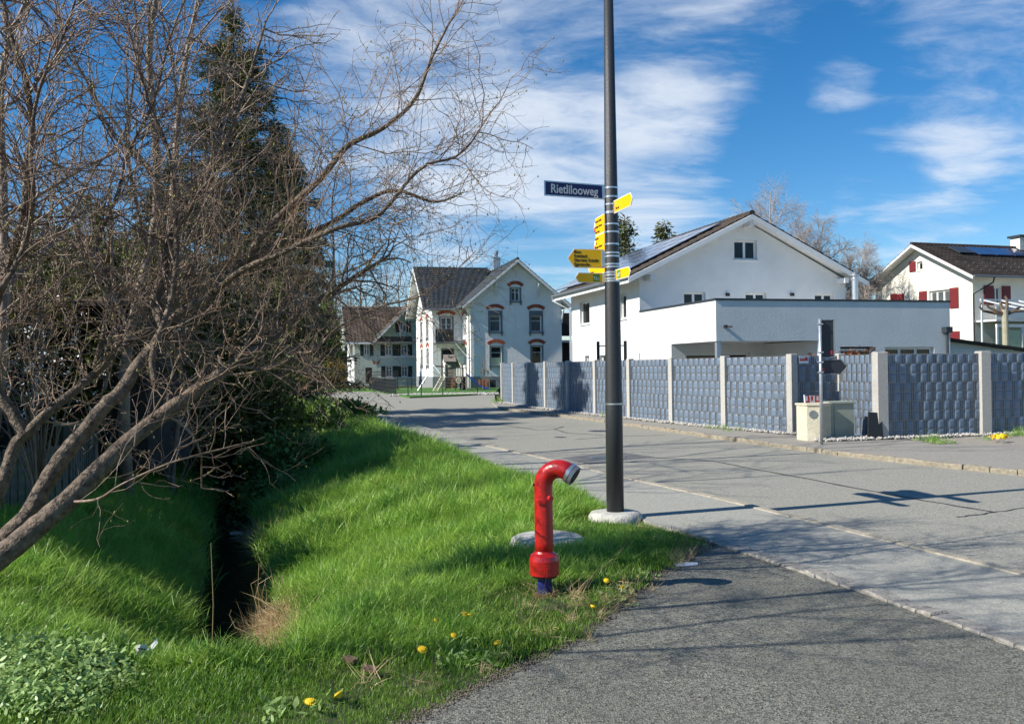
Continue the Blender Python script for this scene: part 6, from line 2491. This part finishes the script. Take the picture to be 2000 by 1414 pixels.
def bare_tree(name, label, base, h, lean, spread, seed, mtr, mtw, dens=1.0, k0=8, group=None, lv=3, droop=0.0, tr0=None, nl=9, fork=.3, cat='tree', thick=1.0, parent=None, coll=None):
    r = np.random.default_rng(seed)
    base = np.array(base, float)
    t = parent or thing(name, label, cat, tuple(base), group=group)
    sc_ = h / 8
    tr0 = tr0 or .062 * sc_
    top = np.array([lean[0], lean[1], h])
    ctrl = [np.zeros(3)] + [top * f + r.normal(0, .10, 3) * h * .25 * np.array([1, 1, .2]) * (f > .1) * .5 for f in (.2, .4, .6, .8, 1)]
    line = resample(ctrl, 22)
    tk = coll or {0: Tubes(), 1: Tubes(), 2: Tubes()}
    rads = np.linspace(1, .06, 22) ** .8 * tr0
    tk[0].add(line + (base if coll else 0), rads, k0)
    tips_ = []
    for i in range(nl):
        f = fork + (.93 - fork) * (i + r.random() * .6) / nl
        j = int(f * 21)
        p = line[j]
        a = r.uniform(0, 6.283) + i * 2.4
        el = r.uniform(.55, 1.1)
        L = spread * r.uniform(.7, 1.2) * (1.15 - f * .7)
        d = np.array([math.cos(a) * math.cos(el), math.sin(a) * math.cos(el), math.sin(el)])
        pts, _d = twig_line(r, p, d, L, 9, .10, .06 - droop * .3)
        rr = rads[j] * .55
        if coll:
            pts = pts + base
        tk[0].add(pts, np.linspace(rr, rr * .2, 9), max(4, k0 - 3))
        lvs = [dict(gap=.30 * sc_, ang=(.35, 1.0), len=(.6 * sc_, 1.5 * sc_), r=.012 * sc_ * thick, n=6, wob=.13, up=.05 - droop, k=3, set=1, tip=.4),
               dict(gap=.20 * sc_, ang=(.3, .9), len=(.3 * sc_, .8 * sc_), r=.006 * sc_ * thick, n=4, wob=.17, up=.04 - droop * 2, k=3, set=1, tip=.5),
               dict(gap=.16 * sc_, ang=(.3, .9), len=(.14 * sc_, .4 * sc_), r=.0035 * sc_ * thick, n=3, wob=.2, up=.03 - droop * 3, k=3, set=1, tip=.6)][:lv]
        sprout(r, pts, rr, lvs, tk, tips_, .2, None, dens)
    if not coll:
        tk[0].build('trunk', mtr, t)
        tk[1].build('twigs', mtw, t, kind='stuff')
    return t


bare_tree('bare_tree', 'tall leafless tree at the far left edge behind the leaning stems', (P(70, 700, 9.5).x - .6, 9.5, .1), 8.5, (.7, .3), 3.0, 3, M_TWIG2, M_TWIG, 1.0, nl=12, fork=.22)
bare_tree('bare_tree', 'dark leafless tree with upright branches reaching the top edge of the frame', (P(250, 700, 12.5).x, 12.5, gz(P(250, 700, 12.5).x, 12.5) - .2), 11.5, (.8, 0), 3.6, 5, M_TWIG2, M_TWIG2, .95, nl=13, fork=.25)
bare_tree('bare_tree', 'slender dark leafless tree directly in front of the spruces', (P(335, 700, 15).x, 15, gz(P(335, 700, 15).x, 15) - .2), 12, (.5, 0), 3.2, 8, M_TWIG2, M_TWIG2, .8, nl=12, fork=.3)
bare_tree('bare_tree', 'leafless tree with spreading grey twigs right of the tall spruce', (P(620, 700, 33).x, 33, -.4), 10.5, (1.0, 0), 3.6, 9, M_TWIG2, M_TWIG, .8, nl=11, fork=.25)


# evergreens
def needle_cloud(name, C0, D0, n_each, size, m, parent, r, flat=.5, hang=.5, aspect=.22):
    """C0 centres, D0 directions of sprays; each gets n_each small blades"""
    C0, D0 = np.asarray(C0), np.asarray(D0)
    n = len(C0) * n_each
    c = np.repeat(C0, n_each, 0)
    d = np.repeat(D0, n_each, 0)
    u = d + r.normal(0, .55, (n, 3)) + np.array([0, 0, -hang])
    u /= np.linalg.norm(u, axis=1, keepdims=True)
    w = np.cross(u, r.normal(0, 1, (n, 3)))
    w /= np.linalg.norm(w, axis=1, keepdims=True)
    s_ = size * r.uniform(.5, 1.3, (n, 1))
    c = c + r.normal(0, size * flat, (n, 3))
    V = np.stack([c - w * s_ * aspect, c + u * s_ * .6 - w * s_ * aspect * .9, c + u * s_, c + u * s_ * .5 + w * s_ * aspect], 1)
    Fq = (np.arange(n) * 4)[:, None] + np.arange(4)[None]
    return link_mesh(name, np_mesh(name, V.reshape(-1, 3), Fq, m), parent)


def spruce(label, base, h, rmax, seed, n_each=26, step=.30, size=.15, lean=0, z0=.06, group=None, per=7, m=None):
    r = np.random.default_rng(seed)
    t = thing('spruce_tree', label, 'tree', tuple(base), group=group)
    MB().tube([(0, 0, -.3), (lean * .5, 0, h * .5), (lean, 0, h)], [h * .016, h * .010, .015], 10).build('trunk', M_SPRUCEBARK, t)
    br = Tubes()
    Cs, Ds = [], []
    z = h * z0
    while z < h * .985:
        f = z / h
        L0 = rmax * (1 - f) ** .75 * min(1, .6 + f * 3)
        for i in range(per if f < .9 else 5):
            a = r.uniform(0, 6.283)
            L = L0 * r.choice([.45, .7, .9, 1.05, 1.25]) * r.uniform(.85, 1.1) + .12
            d = np.array([math.cos(a), math.sin(a), .30 - .55 * (1 - f)])
            p = np.array([lean * f, 0, z + r.uniform(-.1, .1)])
            pts = [p]
            dd_ = unit(d)
            nseg = 6
            for q in range(nseg):
                dd_ = unit(dd_ + np.array([0, 0, .06 if q > 2 else -.05]) + r.normal(0, .05, 3))
                pts.append(pts[-1] + dd_ * L / nseg)
            pts = np.array(pts)
            br.add(pts, np.linspace(.02 * L0 + .006, .004, nseg + 1), 3)
            nn = max(2, int(L / (size * .75)))
            for q in range(nn):
                tt = .22 + .78 * (q + r.random()) / nn
                jj = tt * nseg
                j = min(int(jj), nseg - 1)
                c = pts[j] + (pts[j + 1] - pts[j]) * (jj - j)
                side_ = np.array([-dd_[1], dd_[0], 0]) * r.normal(0, .22) * L * (1.1 - tt)
                Cs.append(c + side_ + np.array([0, 0, -abs(r.normal(0, size * .5))]))
                Ds.append(unit(dd_ + side_ * 1.2))
        z += step * (1.1 - .5 * f) * r.uniform(.7, 1.2)
    br.build('branches', M_SPRUCEBARK, t, kind='stuff')
    o = needle_cloud('crown', Cs, Ds, n_each, size, m or M_NEEDLE, t, r, aspect=.13)
    o['kind'] = 'stuff'
    return t


spruce('tall dark spruce behind the bare tree, its tip at the top edge of the frame', (P(462, 700, 27).x, 27, -.1), P(462, 10, 27).z, 3.3, 21, 20)
spruce('broad dark spruce right of the tallest one, with ragged drooping branches', (P(556, 700, 32).x, 32, -.1), P(560, 235, 32).z, 2.5, 22, 26)
spruce('dark spruce left of the tallest one, mostly hidden by twigs', (P(345, 700, 23).x, 23, .1), P(350, 330, 23).z, 2.7, 23, 20)
spruce('small dark spruce tip standing behind the solar roof, right next to the lamp post', (P(1222, 600, 62).x, 62, 0), P(1222, 420, 62).z, 3.3, 24, 12, .55, .42, per=6, z0=.3)
spruce('dark spruce tip standing behind the solar roof, farther from the lamp post', (P(1297, 600, 75).x, 75, 0), P(1297, 432, 75).z, 3.6, 25, 10, .7, .5, per=6, z0=.35)


def shrub(name, label, base, rx, ry, h, seed, n, size, m, clumps=60, cat='shrub', stem=True, aspect=.3, n_each=14, hang=.1, group=None):
    r = np.random.default_rng(seed)
    t = thing(name, label, cat, tuple(base), group=group)
    cl = r.normal(0, 1, (clumps, 3))
    cl /= np.linalg.norm(cl, axis=1, keepdims=True)
    cl *= r.uniform(.35, 1.0, (clumps, 1)) ** .6
    cl = cl * np.array([rx, ry, h * .5]) * .9 + np.array([0, 0, h * .52])
    idx_ = r.integers(0, clumps, n)
    c = cl[idx_] + r.normal(0, 1, (n, 3)) * np.array([rx, ry, h * .5]) * .17
    c[:, 2] = np.maximum(c[:, 2], .05)
    d = unit(c - np.array([0, 0, h * .3]))
    d = (c - np.array([0, 0, h * .3]))
    d /= np.linalg.norm(d, axis=1, keepdims=True) + 1e-6
    if stem:
        st_ = Tubes()
        for i in range(7):
            q = cl[r.integers(0, clumps)]
            st_.add(np.array([(0, 0, -.1), q * np.array([.25, .25, .4]), q * np.array([.6, .6, .75]), q]), np.array([.05, .04, .025, .01]) * max(.5, h / 4), 5)
        st_.build('stem', M_SPRUCEBARK, t)
    o = needle_cloud('foliage', c, d, n_each, size, m, t, r, .45, hang, aspect)
    o['kind'] = 'stuff'
    return t





for i, (px, Y, rx, h, lb) in enumerate(((215, 16, 1.7, 4.6, 'dark yew-like bush behind the picket fence'), (330, 17, 1.8, 4.2, 'dense dark evergreen bush in the middle of the left bank'), (430, 19, 1.7, 3.6, 'dark evergreen bush left of the far end of the ditch'), (520, 25, 1.3, 4.0, 'dark evergreen bush right of the far end of the ditch'), (130, 14, 1.5, 3.8, 'dark evergreen bush nearest to the timber shed'))):
    x = P(px, 700, Y).x
    shrub('evergreen_bush', lb, (x, Y, gz(x, Y) - .1), rx, 1.6, h, 40 + i, 1500, .13, M_NEEDLE2 if i in (0, 4, 2) else M_NEEDLE, 46, n_each=12)
# evergreens added out of view on the left to shade the left bank
for i, (x, y, h) in enumerate(((-9.0, 8.3, 3.9), (-10.2, 11.0, 4.8))):
    shrub('evergreen_bush', ('unseen broad evergreen added beyond the left edge to shade the bank', 'second unseen evergreen added beyond the left edge to shade the bank')[i], (x, y, 0), 1.7, 1.6, h, 60 + i, 1000, .22, M_NEEDLE2, 40, n_each=10)
# low brambles between the trunks at the far bank edge
for i, (px, py, Y, rx, h, lb) in enumerate(((600, 815, 22, 1.1, 1.2, 'low green bramble at the bank edge below the road'), (668, 800, 25, 1.0, .8, 'small green bramble nearest to the road bend'), (560, 850, 17, .9, .9, 'low dark bramble overhanging the ditch'))):
    x = P(px, 700, Y).x
    shrub('bramble', lb, (x, Y, gz(x, Y) - .05), rx, 1.0, h, 80 + i, 500, .10, M_IVY, 26, n_each=10, aspect=.4, stem=False)
# bright conifer, forsythia, bare bush by the green house
x = P(637, 700, 78).x
shrub('columnar_conifer', 'bright yellow-green columnar conifer left of the green house', (x, 78, 0), 1.1, 1.0, P(637, 600, 78).z + .3, 90, 900, .3, M_CYP, 60, 'conifer', aspect=.35)
x = P(612, 700, 80).x
shrub('columnar_conifer', 'duller green conifer beside the bright columnar one', (x, 80, 0), 1.0, 1.0, P(612, 625, 80).z, 91, 700, .3, M_NEEDLE2, 50, 'conifer', aspect=.35)
x = P(656, 700, 77).x
shrub('forsythia', 'orange-yellow flowering forsythia bush left of the green house', (x, 77, 0), .8, .8, 2.6, 92, 500, .14, M_FORS, 40, 'shrub', aspect=.5)
bare_tree('bare_bush', 'low bare bush in front of the green house door', (P(700, 750, 76).x, 76, 0), 2.6, (.1, 0), 1.4, 93, M_TWIG2, M_TWIG2, .8, 5, lv=2, nl=12, fork=.05, cat='bush', tr0=.04, thick=3)
# birch behind the modern house
bb_ = P(1560, 600, 62)
for i, (px, Y, h, ln, lb, sd) in enumerate(((1525, 60, P(1525, 372, 60).z, (-.4, 0), 'tall pale birch with drooping bare twigs behind the white house gable', 31), (1585, 62, P(1590, 440, 62).z, (.8, 0), 'second bare birch behind the right roof slope of the white house', 32), (1655, 60, P(1660, 505, 60).z, (.8, 0), 'lowest bare birch crown between the white and the cream house', 33))):
    bare_tree('birch_tree', lb, (P(px, 700, Y).x, Y, 0), h, ln, 4.2, sd, M_BIRCH, M_BIRCH, 2.6, group='birches behind the white house', droop=.05, nl=17, fork=.3, thick=2.3, tr0=.16)
# pollarded plane in front of the cream house
pt = P(1964, 690, 38)
pl_ = thing('pollarded_tree', 'pollarded plane tree with knobbly bare arms in front of the cream house', 'tree', (pt.x, 38, 0))
zt3 = P(1964, 612, 38).z
MB().tube([(0, 0, 0), (.02, 0, zt3 * .5), (.0, 0, zt3 - .1), (.0, 0, zt3 + .15)], [.15, .13, .13, .15], 10).build('trunk', mat('plane bark', (.30, .29, .20), .8, col2=(.42, .38, .28), vscale=6), pl_)
for i, tp_ in enumerate((((-.5, .1, .05), (-.95, 0, .12), (-1.1, 0, .3), (-1.02, 0, .5)), ((-.3, 0, .1), (-.65, .1, .28), (-.75, .1, .42)), ((.4, 0, .08), (.9, 0, .1), (1.3, .1, .22), (1.6, .1, .2)), ((.1, 0, .3), (.1, 0, .6), (.05, .05, .75)), ((-.1, .1, .3), (-.12, .1, .55)), ((.5, .3, .1), (1.0, .6, .3)))):
    MB().tube([(0, 0, zt3 - .05)] + [(a, b2, zt3 + c2_) for a, b2, c2_ in tp_], [.09, .07, .055, .05, .04][:len(tp_) + 1], 7).build('branch', M_BARK, pl_)

# ---- left garden: shed, picket fence, barrel, blossom
sx0 = P(-60, 700, 13.5).x
sd_ = thing('timber_shed', 'dark weathered timber shed behind the picket fence at the left edge', 'shed', (sx0, 13.2, .1), .06)
for i in range(17):
    o = MB().box(i * .155, i * .155 + .145, 0 + (i % 2) * .012, .04 + (i % 2) * .012, 0, 2.55).build('plank', M_WOODD, sd_)
MB().box(-.2, 2.8, .06, 2.2, 0, 2.5).build('wall', M_WOODD, sd_)
MB().prism([(-.4, -.35, 2.5), (3.0, -.35, 2.5), (3.0, 2.5, 2.95), (-.4, 2.5, 2.95)], (0, 0, .08)).build('roof', M_TILE_BR2, sd_)
pk = thing('picket_fence', 'grey weathered picket fence with rounded tops on the left bank', 'fence', (0, 0, 0))


def picket(x, y, z, a, h, w=.062):
    c, s_ = math.cos(a), math.sin(a)
    prof_ = [(-w / 2, 0), (w / 2, 0), (w / 2, h - .03), (w * .3, h - .008), (0, h), (-w * .3, h - .008), (-w / 2, h - .03)]
    b = MB()
    b.prism([(x + u * c, y + u * s_, z + v) for u, v in prof_], (-s_ * .02, c * .02, 0))
    b.build('picket', M_PICKET, pk)


g0, g1 = P(-20, 900, 9.6), P(128, 900, 10.2)
zt4 = P(60, 868, 9.9).z
for i in range(11):
    t = i / 10
    x, y = g0.x + (g1.x - g0.x) * t, g0.y + (g1.y - g0.y) * t
    picket(x, y, gz(x, y) - .03, math.atan2(g1.y - g0.y, g1.x - g0.x), zt4 - gz(x, y))
for z in (zt4 - .15, zt4 - .42):
    MB().bar((g0.x, g0.y + .035, z), (g1.x, g1.y + .035, z), .03, .05).build('rail', M_PICKET, pk)
h0, h1 = P(140, 900, 10.3), P(192, 900, 13.2)
for i in range(14):
    t = i / 13
    x, y = h0.x + (h1.x - h0.x) * t, h0.y + (h1.y - h0.y) * t
    zz = zt4 + .05
    picket(x, y, gz(x, y) - .03, math.atan2(h1.y - h0.y, h1.x - h0.x), zz - gz(x, y), .08)
MB().bar((h0.x, h0.y, zt4 - .1), (h1.x, h1.y, zt4 - .1), .03, .05).build('rail', M_PICKET, pk)
brl = P(137, 840, 11.6)
bl = thing('rain_barrel', 'dark green rain barrel with pale green lid behind the picket fence', 'barrel', (brl.x, 11.6, 0))
zl_ = P(137, 828, 11.6).z
MB().lathe((0, 0, 0), [(.16, 0), (.19, .3), (.17, zl_ - .02)], 16).build('barrel', mat('dark green plastic', (.01, .03, .02), .4), bl)
MB().lathe((0, 0, zl_ - .018), [(.2, 0), (.2, .03), (.02, .05)], 16).build('lid', mat('pale green plastic', (.10, .22, .16), .4), bl)
r = np.random.default_rng(77)
bs = P(75, 720, 9.2)
bt = thing('blossoming_bush', 'bush with small white blossoms at the left edge before the shed', 'bush', (bs.x, 9.2, 0))
n = 130
c = r.normal(0, 1, (n, 3)) * np.array([.42, .3, .30]) + np.array([0, 0, bs.z])
needle_cloud('blossom', c, r.normal(0, 1, (n, 3)), 3, .026, M_WHITE, bt, r, .6, 0, .5)['kind'] = 'stuff'
st_ = Tubes()
for i in range(26):
    q = c[r.integers(0, n)]
    st_.add(np.array([(0, 0, -.1), (q[0] * .2, q[1] * .2, q[2] * .4), (q[0] * .6, q[1] * .6, q[2] * .8), q]), np.array([.018, .012, .007, .003]), 4)
st_.build('stem', M_TWIG2, bt)

# ---- far wooded hill
hx = np.linspace(-150, 4, 50)
hy_ = np.linspace(96, 260, 24)
HXg, HYg = np.meshgrid(hx, hy_)
rise = np.clip((HYg - 96) / 60, 0, 1) ** .9
crest = np.interp(HXg, [-150, -75, -42, -22, -6, 4], [30, 25, 14, 6, 0, -1])
HZg = crest * rise + 1.0 * np.sin(HXg * .13) * rise - .3
idx = np.arange(HXg.size).reshape(HXg.shape)
faces = np.stack([idx[:-1, :-1].ravel(), idx[:-1, 1:].ravel(), idx[1:, 1:].ravel(), idx[1:, :-1].ravel()], 1)
tag(link_mesh('hill', np_mesh('hill', np.stack([HXg.ravel(), HYg.ravel(), HZg.ravel()], 1), faces, mat('woodland floor', (.06, .045, .028), .95, col2=(.09, .075, .04), vscale=.2), True)), kind='structure')
M_FARW = mat('far twig', (.11, .078, .058), .8, col2=(.20, .15, .12), vscale=.3)
fc = {0: Tubes(), 1: Tubes(), 2: Tubes()}
r = np.random.default_rng(99)
for i in range(80):
    px = r.uniform(-60, 800)
    Y = r.uniform(98, 150)
    x = (px - 1000) / 1700 * Y
    zz = float(np.interp(x, [-150, -75, -42, -22, -6, 4], [30, 25, 14, 6, 0, -1])) * min(1, max(0, (Y - 96) / 60)) ** .9
    bare_tree('x', None, (x, Y, zz - .3), r.uniform(9, 13.5), (r.normal(0, .5), 0), 4.2, 500 + i, None, None, .65, 4, lv=2, nl=8, fork=.3, thick=3.2, tr0=.14, parent=True, coll=fc)
fc[0].g.update({})
wd_ = Tubes()
for q in fc.values():
    for k_, v in q.g.items():
        wd_.g.setdefault(k_, []).extend(v)
wd_.build('woodland', M_FARW, None, kind='stuff', label='far leafless woodland on the slope behind the green house', cat='woodland')
# nearer bare trees behind the two old houses
for i, (px, Y, top, lb) in enumerate(((700, 97, 478, 'leafless tree above the brown roof of the green house, left one'), (745, 100, 505, 'leafless tree above the brown roof of the green house, right one'), (645, 92, 500, 'leafless tree standing left of the green house behind the conifers'), (775, 104, 520, 'low leafless tree beside the black roof edge'))):
    bare_tree('bare_tree', lb, (P(px, 700, Y).x, Y, 0), P(px, top, Y).z, (.5, 0), 4.6, 700 + i, M_TWIG2, M_FARW, .8, 6, group='bare trees behind the houses', lv=3, nl=11, fork=.2, thick=1.7, tr0=.18)

# brown thicket of bare stems between the garden and the spruces
for i, (px, Y, h, sp, lb) in enumerate(((60, 12.0, 5.2, 2.2, 'bare brown many-stemmed shrub at the left edge above the shed'), (190, 13.0, 5.6, 2.4, 'bare brown shrub behind the picket fence with tangled twigs'), (330, 14.0, 5.2, 2.3, 'bare brown shrub in front of the dark evergreen bushes'), (440, 18.5, 5.6, 2.6, 'bare brown shrub left of the far ditch'), (540, 22.0, 6.0, 2.6, 'bare brown shrub right of the far ditch'), (600, 27.0, 6.0, 2.6, 'bare brown shrub nearest the road bend'))):
    x = P(px, 700, Y).x
    bare_tree('bare_shrub', lb, (x, Y, gz(x, Y) - .15), h, (.3, 0), sp, 900 + i, M_TWIG2, M_TWIG, 1.1, 6, lv=3, nl=16, fork=.06, cat='shrub', tr0=.045, thick=2.0 if Y < 17 else 2.6)
